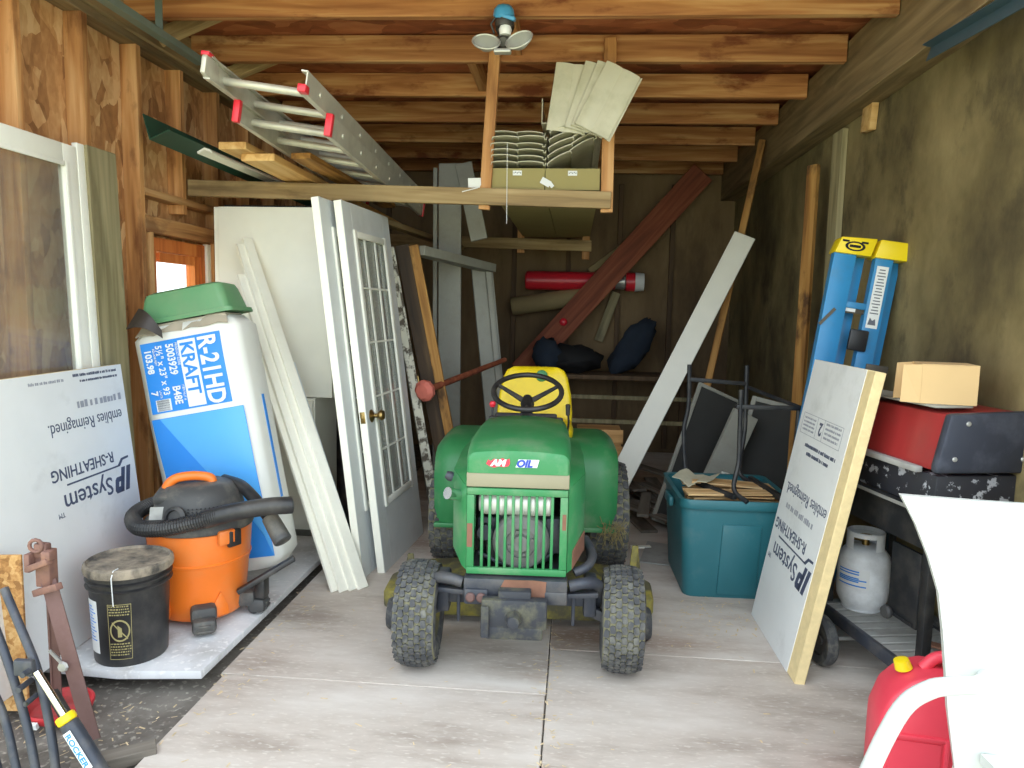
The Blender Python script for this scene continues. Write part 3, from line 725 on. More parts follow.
# leaning door jamb frame
t = thing('door_frame', 'bare door jamb frame leaning behind the tractor, ochre near post', 'door frame', T(-0.7, 4.6, 0))
def dl(p): return V3(p) - V3((-0.7, 4.6, 0))
a0, a1 = V3((-0.665, 4.55, 0.0)), V3((-1.04, 4.6, 1.79)); b0, b1 = V3((-0.51, 5.38, 0.0)), V3((-0.71, 5.45, 1.70))
plank('near_post', dl(a0), dl(a1), 0.060, 0.04, (0.1, -1, 0), m_ochre, t, label='ochre bare wood near post')
plank('edge_strip', dl(a0) + V3((-0.075, 0.0, 0)), dl(a1) + V3((-0.075, 0.0, 0)), 0.088, 0.045, (0.1, -1, 0), wood('dark_edge_wood', lin(44, 34, 24), lin(66, 50, 34), lin(96, 76, 50)), t, label='dark weathered edge')
plank('far_post', dl(b0), dl(b1), 0.16, 0.035, (0.3, -1, 0), m_greypaint, t)
plank('stop_strip', dl(b0) + V3((0.05, -0.03, 0)), dl(b1) + V3((0.05, -0.03, 0)), 0.04, 0.02, (0.3, -1, 0), m_greypaint, t)
plank('head_jamb', dl(a1) + V3((0.02, 0.02, -0.03)), dl(b1) + V3((0.06, 0, 0.0)), 0.115, 0.06, (0, 0, 1), m_greypaint, t)
# pole with the pinkish end
t = thing('wooden_pole', 'thin dark pole with a faded pink knob leaning across the door frame', 'pole', T(-0.93, 4.40, 0.88))
mb = MB(); mb.cyl((0.03, 0.03, 0.005), (0.42, 0.93, 0.14), 0.022, 0.018, 12); obj('shaft', mb, m_redwood, t)
mb = MB()
rr = random.Random(4)
mb.lathe([(0, -0.03), (0.045, -0.025), (0.07, 0.0), (0.066, 0.03), (0.03, 0.05), (0, 0.05)], axis_frame((0.01, -0.02, 0.0), (0.42, 0.93, 0.14)), 9)
obj('knob', mb, m_pink, t, label='faded pink end knob')
# chippy old casing board
t = thing('old_casing_board', 'narrow old board with chipped white paint right of the glass doors', 'board', axis_frame((-0.815, 4.36, 0.0), (-1.205, 4.60, 1.80), (0.3, -1, 0)))
mb = MB(); mb.box((0, 0, 0.91), (0.055, 0.10, 1.82), bev=.003, seg=1); obj('board', mb, m_peel, t)
mb = MB(); mb.box((-0.022, 0.055, 0.91), (0.012, 0.012, 1.8)); obj('bead', mb, m_peel, t)
mb = MB(); mb.box((-0.03, 0.03, 0.94), (0.01, 0.05, 0.09), bev=.002); mb.cyl((-0.035, 0.058, 0.90), (-0.035, 0.058, 0.98), 0.007, seg=10); obj('hinge', mb, m_brass, t, label='brass hinge')

# ================================================================== GLASS DOORS
def french_door(M, label, W_=0.70, H_=1.945, knob=True):
    """local: x = width (away from the camera), y = up the door, z = toward the room; origin = near bottom corner"""
    t = thing('french_door', label, 'door', M, 'leaning glass panel doors')
    th = 0.042; st = 0.115; br = 0.34; tr = 0.15; kh = 0.83
    mb = MB()
    mb.box((st / 2, H_ / 2, -th / 2), (st, H_, th), bev=.002, seg=1); mb.box((W_ - st / 2, H_ / 2, -th / 2), (st, H_, th), bev=.002, seg=1)
    mb.box((W_ / 2, br / 2, -th / 2), (W_ - 2 * st, br, th)); mb.box((W_ / 2, H_ - tr / 2, -th / 2), (W_ - 2 * st, tr, th))
    obj('door_leaf', mb, m_doorgrey, t)
    mb = MB(); mb.box((-0.0015, H_ / 2, -th / 2), (0.003, H_ - 0.004, th - 0.004)); obj('edge_strip', mb, m_trimw, t, label='white door edge')
    mb = MB()
    gx0, gx1, gy0, gy1 = st, W_ - st, br, H_ - tr
    for (cx, cy, sx, sy) in ((gx0 + .012, (gy0 + gy1) / 2, .036, gy1 - gy0 + .024), (gx1 - .012, (gy0 + gy1) / 2, .036, gy1 - gy0 + .024), ((gx0 + gx1) / 2, gy0 + .012, gx1 - gx0 - .06, .036), ((gx0 + gx1) / 2, gy1 - .012, gx1 - gx0 - .06, .036)):
        mb.box((cx, cy, 0.004), (sx, sy, 0.014), bev=.004)
    obj('glass_frame', mb, m_white, t)
    mb = MB(); mb.box(((gx0 + gx1) / 2, (gy0 + gy1) / 2, -0.012), (gx1 - gx0, gy1 - gy0, 0.004)); obj('pane', mb, m_glassf, t)
    mb = MB()
    for k in (1, 2): mb.box((gx0 + (gx1 - gx0) * k / 3, (gy0 + gy1) / 2, -0.004), (0.020, gy1 - gy0, 0.008), bev=.002)
    for k in range(1, 5): mb.box(((gx0 + gx1) / 2, gy0 + (gy1 - gy0) * k / 5, -0.004), (gx1 - gx0, 0.010, 0.005))
    obj('muntins', mb, m_white, t)
    if knob:
        mb = MB(); mb.lathe([(0, 0), (0.034, 0), (0.034, 0.004), (0.02, 0.012), (0.011, 0.018), (0.011, 0.036), (0.024, 0.044), (0.029, 0.056), (0.024, 0.068), (0, 0.072)], T(0.065, kh, 0.0), 20)
        obj('door_knob', mb, m_brass, t, label='dull brass knob')
        mb = MB(); mb.lathe([(0, 0), (0.034, 0), (0.034, 0.004), (0.02, 0.012), (0.011, 0.018), (0.020, 0.020), (0.029, 0.026), (0.024, 0.030), (0, 0.031)], T(0.065, kh, -th) @ RX(PI), 20)
        obj('door_knob', mb, m_brass, t, label='dull brass knob')
        mb = MB(); mb.box((-0.004, kh, -th / 2), (0.003, 0.06, 0.026), bev=.001); mb.box((-0.006, kh, -th / 2), (0.008, 0.02, 0.014), bev=.002); obj('latch', mb, m_brass, t, label='brass latch plate')
    return t
xd = V3((0.082, 0.997, 0.0)); up2 = V3((-0.235, 0.03, 1.92))
french_door(fr((-0.955, 3.60, 0.0), xd, up2), 'white glass panel door leaning nearest the tractor, brass knob')
french_door(fr((-1.038, 3.50, 0.0), xd, V3((-0.232, 0.03, 1.92))), 'white glass panel door behind the front one, mostly its edge showing', knob=False)

# white cabinet boxes
t = thing('upper_cabinet', 'plain white flat cabinet box standing behind the leaning trim boards', 'cabinet', T(-1.73, 4.02, 0.865))
mb = MB(); mb.box((0, 0.17, 0.54), (0.70, 0.30, 1.08), bev=.004, seg=1); obj('carcass', mb, m_white2, t)
mb = MB(); mb.box((0.018, 0.008, 0.54), (0.66, 0.018, 1.078), bev=.003); obj('door', mb, m_white2, t)
mb = MB(); mb.box((0.0, 0.17, 1.088), (0.60, 0.24, 0.012)); obj('top_strip', mb, m_dark, t)
t = thing('lower_cabinet', 'low white cabinet under the white box, beside the insulation bag', 'cabinet', T(-1.78, 4.0, 0.0))
mb = MB(); mb.box((0, 0.2, 0.47), (0.60, 0.38, 0.78), bev=.004, seg=1); obj('carcass', mb, m_white2, t)
mb = MB(); mb.box((0, 0.0, 0.48), (0.585, 0.018, 0.74), bev=.003); obj('door', mb, m_white2, t)
mb = MB(); mb.box((0, 0.22, 0.04), (0.56, 0.32, 0.08)); obj('plinth', mb, m_greypaint, t)
# grey stuff seen between the trim boards and the doors
mb = MB()
for k in range(7): mb.box((0, 0, 0.015 + 0.032 * k), (0.30 - 0.006 * (k % 3), 0.4, 0.024), rot=(0, 0, 0.05 * math.sin(k * 2.1)), bev=.004)
mb.box((0,0,0.112),(0.27,0.36,0.224))
obj('folded_tarp', mb, m_greypaint, M=T(-1.36, 4.62, 0.735), label='folded grey tarp on a bin behind the glass doors', cat='tarp')
t = thing('grey_bin', 'tall grey bin behind the leaning glass doors', 'bin', T(-1.36, 4.62, 0.0))
mb = MB(); mb.lathe([(0, 0.0), (0.17, 0), (0.20, 0.68), (0.19, 0.68), (0.16, .02), (0, 0.02)], None, 24); obj('body', mb, m_greyp, t)
mb = MB(); mb.lathe([(0.0, 0.74), (0.16, 0.73), (0.215, 0.70), (0.215, 0.67), (0.202, 0.67), (0.202, 0.69), (0, 0.7)], None, 24); obj('lid', mb, m_greypaint, t)

# white trim boards leaning on the cabinet
d = V3((-0.83, 0.58, 1.73))
def lean_trim(x, y, L, w_, label, t_=0.02, mat=None):
    p0 = V3((x, y, 0.0)); return plank('trim_board', p0, p0 + d.normalized() * L, w_, t_, (0.75, -0.55, 0.5), mat or m_trimw, label=label, cat='trim board', group='leaning white trim boards')
lean_trim(-1.010, 3.385, 2.04, 0.058, 'white trim board leaning on the cabinet, rightmost and tallest')
lean_trim(-1.050, 3.360, 2.0, 0.05, 'white trim board leaning on the cabinet, second from the right')
lean_trim(-1.090, 3.335, 1.80, 0.05, 'white trim board leaning on the cabinet, third from the right')
lean_trim(-1.135, 3.325, 1.60, 0.035, 'short bluish white trim board leaning nearest the insulation bag')

plank('wide_white_board', (-1.045, 3.42, 0.0), (-1.55, 3.775, 1.08), 0.10, 0.018, (0.75, -0.55, 0.5), m_doorgrey, label='wide short grey white board under the rightmost leaning trim boards', cat='board')
# ================================================================== LEFT WALL THINGS
def storm_window():
    t = thing('storm_door', 'white framed glass storm door leaning on the left wall studs', 'storm door', T(-2.09, 2.54, 0.0) @ RY(R(-2.0)))
    y0, y1, h = -0.33, 0.455, 2.05; b = 0.085
    mb = MB()
    mb.box((0, y0 + b / 2, h / 2), (0.03, b, h), bev=.004); mb.box((0, y1 - b / 2, h / 2), (0.03, b, h), bev=.004)
    mb.box((0, (y0 + y1) / 2, h - b / 2), (0.03, y1 - y0 - 2 * b, b), bev=.004); mb.box((0, (y0 + y1) / 2, 0.12), (0.03, y1 - y0 - 2 * b, 0.24), bev=.004)
    obj('frame', mb, m_white, t)
    mb = MB(); q = 0.016
    mb.box((0.018, y1 - b + 0.012, h / 2 + .07), (0.01, 0.02, h - 2 * b - .12), bev=.003); mb.box((0.018, (y0 + y1) / 2, h - b + 0.0), (0.01, y1 - y0 - 2 * b, 0.02), bev=.003)
    obj('bead', mb, m_white, t)
    mb = MB(); mb.box((0.004, y1 + 0.028, h / 2 + .02), (0.026, 0.052, h), bev=.003)
    for k in range(9): mb.lathe([(0, 0.002), (0.004, 0.0)], T(0.0172, y1 + 0.03, 0.25 + 0.21 * k) @ RY(PI / 2), 8)
    obj('mounting_rail', mb, m_white, t)
    mb = MB(); mb.box((0, (y0 + y1) / 2, h / 2 + .08), (0.004, y1 - y0 - 2 * b, h - .33)); obj('pane', mb, m_glassd, t)
storm_window()
plank('weathered_board', (-2.09, 3.16, 0.0), (-2.145, 3.14, 2.07), 0.20, 0.03, (1, 0, 0), m_greywood, label='wide grey weathered board leaning between storm door and window', cat='board')

# ---- foam sheathing panels with printed facer
def zip_panel(M, W_, H_, label, prints, th=0.045, strip=-0.02):
    """x along the width, y up the panel, z = printed face"""
    t = thing('sheathing_panel', label, 'insulation panel', M, 'printed sheathing panels')
    mb = MB(); mb.box((W_ / 2, H_ / 2, -th / 2), (W_, H_, th), bev=.003, seg=1); obj('foam_core', mb, m_foamedge, t, label='cream foam core and edge')
    mb = MB(); mb.prism([(.001, .001), (W_ - strip - .02, .001), (W_ - strip, H_ - .001), (.001, H_ - .001)], .003, T(0, 0, -.0005)); obj('facer', mb, m_foam, t, label='pale grey printed facer')
    mb = MB(); mb2 = MB(); words = [MB() for _ in range(5)]; prints(mb, mb2, words)
    for nm, m_ in zip(('logo_lettering', 'trademark_lettering', 'product_lettering', 'slogan_lettering', 'logo_rule'), words): obj(nm, m_, m_ink, t, label='dark blue printing')
    obj('fine_lettering', mb, m_ink, t, kind='stuff'); obj('small_print', mb2, m_inkp, t, label='faint grey printing', kind='stuff')
    return t
def logo(words, M):
    """printed block: x reads right, y up (block is printed upside down on the sheet); 0,0 = left end of the rule"""
    Z = T(0, 0, 0.003)
    M = M @ Z
    def para(x, y, w_, h, s=0.3): return [(x, y), (x + w_, y), (x + w_ + h * s, y + h), (x + h * s, y + h)]
    h = 0.105; y = -0.002
    mb, tmk, prod, slog, rule = words
    mb.prism(para(-0.112, y, 0.030, h), .0006, M)
    mb.prism(para(-0.070, y, 0.028, h), .0006, M)
    P = [(-.042, h - .026), (-.005, h - .026), (-.011, .058), (-.046, .058), (-.053, .036), (.002, .036), (.014, .046), (.024, h - .014), (.014, h), (-.04, h)]
    mb.prism([(a + .0, b + y) for a, b in P], .0006, M)
    mb.text('System', 0.105, M @ T(0.034, 0.022, 0), bold=0.0006, fit=0.315)
    tmk.text('TM', 0.028, M @ T(0.362, 0.085, 0))
    rule.prism([(-0.03, -0.016), (0.325, -0.016), (0.325, -0.009), (-0.03, -0.009)], .0006, M)
    rule.prism([(-0.105, -0.045), (-0.05, -0.042), (-0.02, -0.016), (-0.01, -0.009), (-0.035, -0.009), (-0.06, -0.032), (-0.105, -0.035)], .0006, M)
    prod.text('R-SHEATHING', 0.066, M @ T(0.0, -0.082, 0), bold=0.0008, fit=0.40)
    slog.text('emblies Reimagined.' , 0.072, M @ T(-0.110, -0.255, 0), bold=-0.0002, fit=0.485)
def fine(mb, x0, y0, L, h, rows, seed):
    """print too small to read: rows of short dashes"""
    r = random.Random(seed)
    for k in range(rows):
        x = x0
        while x < x0 + L - h * 0.6:
            n = min(r.uniform(0.35, 0.8) * h, x0 + L - x)
            y = y0 + k * h * 1.9; hh = h * r.uniform(.75, 1)
            mb.prism([(x, y), (x + n, y), (x + n, y + hh), (x, y + hh)], .0006, T(0, 0, .003)); x += n + h * r.choice((0.18, 0.2, 0.22, 0.6))
def prints_left(mb, mb2, words):
    # upside down: rotate by 180 about the panel normal
    M = T(0.846, 0.607, 0) @ RZ(PI)
    logo(words, M)
    fine(mb2, 0.66, 0.905, 0.31, 0.03, 1, 3); fine(mb, 0.66, 1.032, 0.31, 0.012, 1, 5); fine(mb, 0.70, 1.008, 0.27, 0.010, 1, 6); fine(mb2, 0.40, 1.02, 0.2, 0.012, 1, 8)
zl = zip_panel(fr((-1.855, 2.08, 0.063), (-0.055, 1.0, 0), (-0.13, 0, 1.06)), 0.985, 1.06,
               'grey printed foam panel leaning at the left behind the black bucket', prints_left)
def prints_right(mb, mb2, words):
    M = T(0.43, 0.408, 0) @ RZ(PI)
    logo(words, M)
    mb2.prism([(0.04, 0.985), (0.50, 0.985), (0.50, 0.983), (0.04, 0.983)], .0006, T(0, 0, .003)); mb2.prism([(0.04, 0.895), (0.50, 0.895), (0.50, 0.893), (0.04, 0.893)], .0006, T(0, 0, .003))
    for x in (0.04, 0.22, 0.30, 0.498): mb2.prism([(x, 0.893), (x + .002, 0.893), (x + .002, 0.985), (x, 0.985)], .0006, T(0, 0, .003))
    mb.text('2', 0.075, T(0.285, 0.965, .003) @ RZ(PI), bold=.002)
    fine(mb2, 0.32, 0.91, 0.165, 0.010, 4, 2); fine(mb2, 0.06, 0.91, 0.14, 0.009, 4, 4)
    fine(mb, 0.14, 0.845, 0.36, 0.016, 1, 7); fine(mb, 0.18, 0.812, 0.26, 0.016, 1, 9); fine(mb2, 0.10, 0.555, 0.34, 0.024, 1, 12)
zr_up = V3((0.215, 0.03, 1.197))
zr = zip_panel(fr((0.866, 3.33, 0.0), (0.012, -1.0, 0), zr_up), 0.635, 1.222,
               'printed foam panel leaning on the grill, cream edge toward the door', prints_right, th=0.04, strip=0.07)

# ---- the base panel on the floor, and the insulation bag
t = thing('floor_panel', 'white painted board lying on the floor under vacuum and bucket', 'board', T(-1.62, 3.1, 0.0))
mb = MB(); mb.prism([(-0.44, -0.72), (-0.10, -0.735), (0.0, -0.74), (0.30, -0.70), (0.315, 0.86), (-0.6, 0.86), (-0.6, -0.3), (-0.44, -0.3)], 0.03, T(0, 0, 0.03), bev=.002); obj('board', mb, stained('painted_board', [lin(170, 168, 166), lin(198, 198, 200), lin(216, 216, 218)], 3, (1, 1, 1), spots=lin(150, 140, 128), sa=.5, ss=5, fine=lin(224, 222, 220)), t)
for x in (-0.35, 0.2):
    mb = MB(); mb.box((x, 0.15, 0.003), (0.06, 1.3, 0.052)); obj('batten', mb, m_oldwood, t)

ang_b = R(11.3)
Fb = fr((-1.83, 3.14, 0.08), (math.cos(ang_b), 0, math.sin(ang_b)), (-math.sin(ang_b), 0.04, math.cos(ang_b)))   # x right, y up, z toward camera
bag = thing('insulation_bag', 'tall white and blue bag of insulation batts leaning by the window', 'insulation', Fb)
BW, BH, BD = 0.515, 1.20, 0.22
def bag_front(x, y):
    u = x / BW; v = y / BH
    return 0.018 * (1 - (2 * u - 1) ** 4) * (1 - (2 * v - 1) ** 4) + 0.003 * math.sin(13 * v + 3 * u)
mb = MB()
rings = []
nr = 24
for i in range(nr + 1):
    v = i / nr; y = v * BH; ins = 0.05 * (1 - min(1, min(v, 1 - v) / 0.05)) ** 2
    cr = 0.05
    pts = []
    xs0, xs1 = ins, BW - ins
    for k in range(13): x = xs0 + (xs1 - xs0) * k / 12; pts.append((x, y, bag_front(x, y) - (0.03 if k in (0, 12) else 0.008 if k in (1, 11) else 0) - ins * 0.5))
    for k in range(1, 6): pts.append((xs1 + 0.012 * math.sin(PI * k / 6), y, -BD * k / 6 - 0.02))
    for k in range(13): pts.append((xs1 - (xs1 - xs0) * k / 12, y, -BD + ins))
    for k in range(1, 6): pts.append((xs0 - 0.012 * math.sin(PI * k / 6), y, -BD + BD * k / 6 - 0.02))
    rings.append(pts)
mb.loft(rings); obj('wrap', mb, m_bag, bag, ang=60)
def decal(name, x0, y0, x1, y1, mat, off=0.0015, n=14, label=None, poly=None):
    mb = MB(); rows = []
    for i in range(n + 1):
        row = []
        for j in range(n + 1):
            u, v = j / n, i / n
            if poly: 
                (ax, ay), (bx, by), (cx, cy), (dx, dy) = poly
                x = (ax * (1 - u) + bx * u) * (1 - v) + (dx * (1 - u) + cx * u) * v; y = (ay * (1 - u) + by * u) * (1 - v) + (dy * (1 - u) + cy * u) * v
            else: x = x0 + (x1 - x0) * u; y = y0 + (y1 - y0) * v
            row.append((x, y, bag_front(x, y) + off))
        rows.append(row)
    mb.sheet(rows, 0.001); return obj(name, mb, mat, bag, label=label)
decal('blue_field', 0, 0, 0, 0, m_bagblue, 0.001, label='large bright blue printed field', poly=((0.07, 0.08), (0.495, 0.06), (0.485, 0.775), (0.035, 0.775)))
decal('pale_field', 0, 0, 0, 0, m_bagblue2, 0.0022, label='paler blue printed corner', poly=((0.493, 0.06), (0.455, 0.20), (0.08, 0.773), (0.483, 0.773)))
decal('title_block', 0.045, 0.800, 0.440, 1.130, m_bagblue, 0.001, label='blue title block')
# text columns read downward: text x axis = -y, text y axis = +x
def btext(mb, s, size, x, y, bold=0.001, sx=1.0):
    F = Matrix(((0, 1, 0, x), (-1, 0, 0, y), (0, 0, 1, bag_front(x, y - .15) + 0.003), (0, 0, 0, 1)))
    mb.text(s, size, F, bold=bold, ext=0.0012, sx=sx)
mb = MB(); btext(mb, 'R-21HD', 0.120, 0.335, 1.122, 0.0032, 0.78)
obj('title_lettering', mb, m_label, bag, label='white lettering on the blue block'); mb = MB(); btext(mb, '5003929', 0.052, 0.174, 1.112, 0.0012, 0.80); btext(mb, 'B48E', 0.052, 0.174, 0.915, 0.0012, 0.80)
btext(mb, '5\u00bd" x 23" x 93"', 0.044, 0.122, 1.112, 0.0006, 0.86); btext(mb, '103.98', 0.044, 0.064, 1.10, 0.0012, 0.95); btext(mb, '7', 0.044, 0.064, 0.905, 0.0012)
btext(mb, 'PRODUCT CODE', 0.015, 0.219, 1.112, 0, 0.9); btext(mb, 'ITEM NUT #', 0.015, 0.219, 0.915, 0, 0.9); btext(mb, 'SQUARE FEET', 0.013, 0.106, 1.10, 0); btext(mb, 'UNITS', 0.013, 0.106, 0.905, 0)
obj('code_lettering', mb, m_label, bag, label='white code lettering on the blue block')
decal('kraft_box', 0.232, 0.808, 0.318, 1.118, m_label, 0.002, label='white box behind the word')
mb = MB(); btext(mb, 'KRAFT', 0.088, 0.245, 1.108, 0.002, 0.93); obj('kraft_lettering', mb, m_bagblue, bag, label='blue lettering')
decal('barcode_box', 0.075, 0.808, 0.150, 0.862, m_label, 0.002)
mb = MB()
for k in range(14): mb.box((0.112, 0.812 + k * 0.0036, bag_front(.112, .83) + .0034), (0.060, 0.0012 + 0.0012 * (k % 3 == 0), .001))
obj('barcode', mb, m_labelp, bag)
mb = MB()
for k in range(1): mb.box((BW + 0.012, 0.56, -0.12), (0.003, 0.50, 0.022))
obj('side_print', mb, m_bagblue, bag)
mb = MB(); mb.box((BW / 2, BH + .004, -BD / 2), (BW - .10, .018, BD - .05), bev=.006); mb.sheet([[(.03 + (BW - .06) * k / 10, BH - .035 + .006 * math.sin(k * 2.3), .004 + .004 * math.sin(k)), (.05 + (BW - .10) * k / 10, BH + .012 + .008 * math.sin(k * 1.7), -.035)] for k in range(11)], .003)
obj('torn_flap', mb, paint('flap_grey', lin(170, 160, 142), .8, var=.12, vs=12), bag, label='torn greyish top flap')
# tub upside down on the bag
Ft = Fb @ T(0.265, BH + 0.016, -0.135) @ Matrix.Diagonal((0.86, 1.0, 0.72, 1.0))
t = thing('green_tub', 'dull green plastic tub turned upside down on the insulation bag', 'tub', Ft)
mb = MB(); rings = []
def rrect(a, b, r, y, n=5):
    pts = []
    for cx, cz, a0 in ((a - r, b - r, 0), (-a + r, b - r, 90), (-a + r, -b + r, 180), (a - r, -b + r, 270)):
        for k in range(n + 1):
            t_ = R(a0 + 90 * k / n); pts.append((cx + r * math.cos(t_), y, cz + r * math.sin(t_)))
    return pts
for a, b, r, y in ((0.275, 0.17, 0.04, 0.0), (0.275, 0.17, 0.04, 0.02), (0.255, 0.155, 0.04, 0.022), (0.232, 0.135, 0.045, 0.115), (0.222, 0.125, 0.05, 0.138), (0.195, 0.10, 0.05, 0.148)): rings.append(rrect(a, b, r, y))
mb.loft(rings); obj('body', mb, m_tubg, t)
mb = MB(); mb.loft([rrect(0.279, 0.174, 0.044, 0.0), rrect(0.279, 0.174, 0.044, 0.010)]); obj('rim', mb, m_tubg, t)
mb = MB(); mb.sheet([[(x * 0.16 - 0.02 * y, 0.0 + 0.05 * math.sin(x * 3) + 0.02 * y, -y * 0.11 * (1 - 0.8 * x)) for x in [k / 8 for k in range(9)]] for y in [k / 5 - .5 for k in range(6)]], 0.004)
obj('leather_scrap', mb, paint('dark_leather', lin(52, 44, 40), 0.5, var=.1), M=Fb @ T(0.055, BH + 0.05, 0.035) @ RZ(R(-38)) @ RX(R(50)), label='dark brown curled scrap tucked beside the green tub', cat='scrap')

# ================================================================== TRACTOR
# local: x = picture right, y = back into the shed, z up; origin on the floor under the front axle
TM = T(-0.195, 2.71, 0.0) @ RZ(R(2.0))
tr = thing('garden_tractor', 'green garden tractor with yellow seat and barred grille in the middle', 'tractor', TM)
def tp(name, mb, mat, parent=None, **k): return obj(name, mb, mat, parent or tr, **k)

def tire_bm(Rr, W_, rim, nb, rows, bh, seed):
    mb = MB(); X = RY(PI / 2)
    sw = W_ / 2
    prof = [(rim, -sw * .72), (rim + .012, -sw * .86), (rim + (Rr - rim) * .45, -sw), (Rr - .030, -sw * .93), (Rr - .010, -sw * .72), (Rr - .003, -sw * .35), (Rr, 0),
            (Rr - .003, sw * .35), (Rr - .010, sw * .72), (Rr - .030, sw * .93), (rim + (Rr - rim) * .45, sw), (rim + .012, sw * .86), (rim, sw * .72)]
    mb.lathe(prof[:4], X, 56); mb.lathe(prof[9:], X, 56); mb.mi = 1; mb.lathe(prof[3:10], X, 56); mb.mi = 0
    r = random.Random(seed)
    for j in range(rows):
        u = (j + 0.5) / rows * 2 - 1
        x = u * sw * .90; rad = Rr - 0.020 * abs(u) ** 3
        for k in range(nb):
            a = 2 * PI * (k + (0.5 if j % 2 else 0)) / nb
            M = RX(a) @ T(x, 0, rad) @ RY(R(22 * u * abs(u))) @ RZ(R(10 if j % 2 else -10))
            q, p_ = sw * .86 / rows, PI * Rr / nb
            mb.prism([(-q, -p_ * .62), (q * .2, -p_ * .80), (q, -p_ * .58), (q * .92, p_ * .66), (-q * .2, p_ * .84), (-q * .9, p_ * .60)], bh, M, z0=-.003)
    return mb
def wheel(name, x, y, Rr, W_, rim, nb, rows, steer=0.0, seed=1):
    side = 1 if x > 0 else -1
    M = T(x, y, Rr + .004) @ RZ(R(steer))
    t = obj(name, tire_bm(Rr, W_, rim, nb, rows, 0.0085, seed), [m_rubber, m_rubberd], tr, M)
    mb = MB(); X = RY(side * PI / 2)
    mb.lathe([(0, .01), (.03, .01), (.035, .03), (rim * .55, .02), (rim * .8, -.01), (rim * .92, .035), (rim + .006, W_ * .36), (rim + .010, W_ * .40), (rim - .006, W_ * .38), (rim - .012, -W_ * .3), (rim + .01, -W_ * .40), (rim, -W_ * .42), (rim * .7, -.03), (0, -.02)], X, 36)
    rm = obj('rim', mb, m_dirtyy, t)
    mb = MB(); mb.lathe([(0, .055), (.02, .05), (.024, .0), (0, 0)], X, 14)
    for k in range(5): mb.cyl(V3((side * .005, .045 * math.cos(k * 1.2566), .045 * math.sin(k * 1.2566))), V3((side * .04, .045 * math.cos(k * 1.2566), .045 * math.sin(k * 1.2566))), .007, seg=6)
    obj('hub', mb, m_gunm, t)
    return t
wheel('front_wheel', -0.382, 0.0, 0.198, 0.165, 0.095, 34, 7, 1, 3)
wheel('front_wheel', 0.415, 0.02, 0.198, 0.165, 0.095, 34, 7, -3, 5)
wheel('rear_wheel', -0.405, 1.19, 0.285, 0.215, 0.15, 30, 6, 0, 7)
wheel('rear_wheel', 0.44, 1.19, 0.285, 0.215, 0.15, 30, 6, 0, 9)

# hood: rounded box swept from nose to dash
def hood_ring(y, hw, zb, zt, r, crown):
    pts = [(hw, y, zb)]
    n = 6
    for k in range(n + 1):
        a = PI / 2 * k / n; pts.append((hw - r + r * math.cos(a), y, zt - r - crown + r * math.sin(a)))
    for k in range(1, 8):
        u = 1 - 2 * k / 8; pts.append(((hw - r) * u, y, zt - crown * u * u))
    for k in range(n + 1):
        a = PI / 2 + PI / 2 * k / n; pts.append((-hw + r + r * math.cos(a), y, zt - r - crown + r * math.sin(a)))
    pts.append((-hw, y, zb)); return pts
mb = MB()
mb.loft([hood_ring(-0.118, 0.182, 0.795, 0.868, .03, .008), hood_ring(-0.112, 0.188, 0.795, 0.880, .035, .008), hood_ring(-0.09, 0.192, 0.795, 0.893, .04, .010), hood_ring(-0.03, 0.196, 0.79, 0.908, .045, .012),
         hood_ring(0.10, 0.199, 0.78, 0.918, .045, .012), hood_ring(0.40, 0.199, 0.76, 0.912, .045, .012), hood_ring(0.68, 0.196, 0.74, 0.895, .045, .012), hood_ring(0.70, 0.19, 0.74, 0.885, .045, .012)])
hood = tp('hood', mb, m_jd, ang=30)
# stickers on the nose
mb = MB(); mb.prism([(-.064, .004), (-.055, .022), (-.045, .016), (-.03, .026), (-.012, .022), (.003, .029), (.022, .023), (.034, .028), (.036, .008), (.03, -.004), (.012, -.009), (-.01, -.006), (-.03, -.012), (-.05, -.006)], .001, T(-0.062, -0.1195, 0.828) @ Matrix.Diagonal((.88,1,.88,1)) @ RX(PI / 2)); obj('sticker', mb, m_lred, hood, label='red sticker')
mb = MB(); mb.text('AM', 0.032, T(-0.100, -0.1212, 0.8255) @ RX(PI / 2), bold=.002, shear=.25, sx=1.1); obj('sticker_lettering', mb, m_label, hood, label='white letters')
mb = MB(); mb.prism([(-.043, -.008), (.047, -.008), (.056, .026), (-.030, .026)], .001, T(0.028, -0.1195, 0.828) @ Matrix.Diagonal((.88,1,.88,1)) @ RX(PI / 2)); obj('sticker', mb, m_label, hood, label='white sticker')
mb = MB(); mb.text('OIL', 0.036, T(-0.008, -0.1212, 0.8235) @ RX(PI / 2), bold=.002, shear=.25, sx=1.05); obj('sticker_lettering', mb, m_lblue, hood, label='blue letters')
# beige band
mb = MB()
def uband(hw, y0, y1, z0, z1, t_):
    mb.box((0, y0, (z0 + z1) / 2), (2 * hw, t_, z1 - z0), bev=.004)
    for s in (-1, 1): mb.box((s * (hw - t_ / 2), (y0 + y1) / 2, (z0 + z1) / 2), (t_, y1 - y0, z1 - z0), bev=.004)
uband(0.190, -0.108, 0.25, 0.742, 0.797, 0.016)
tp('nose_band', mb, m_beige, label='dull beige band')
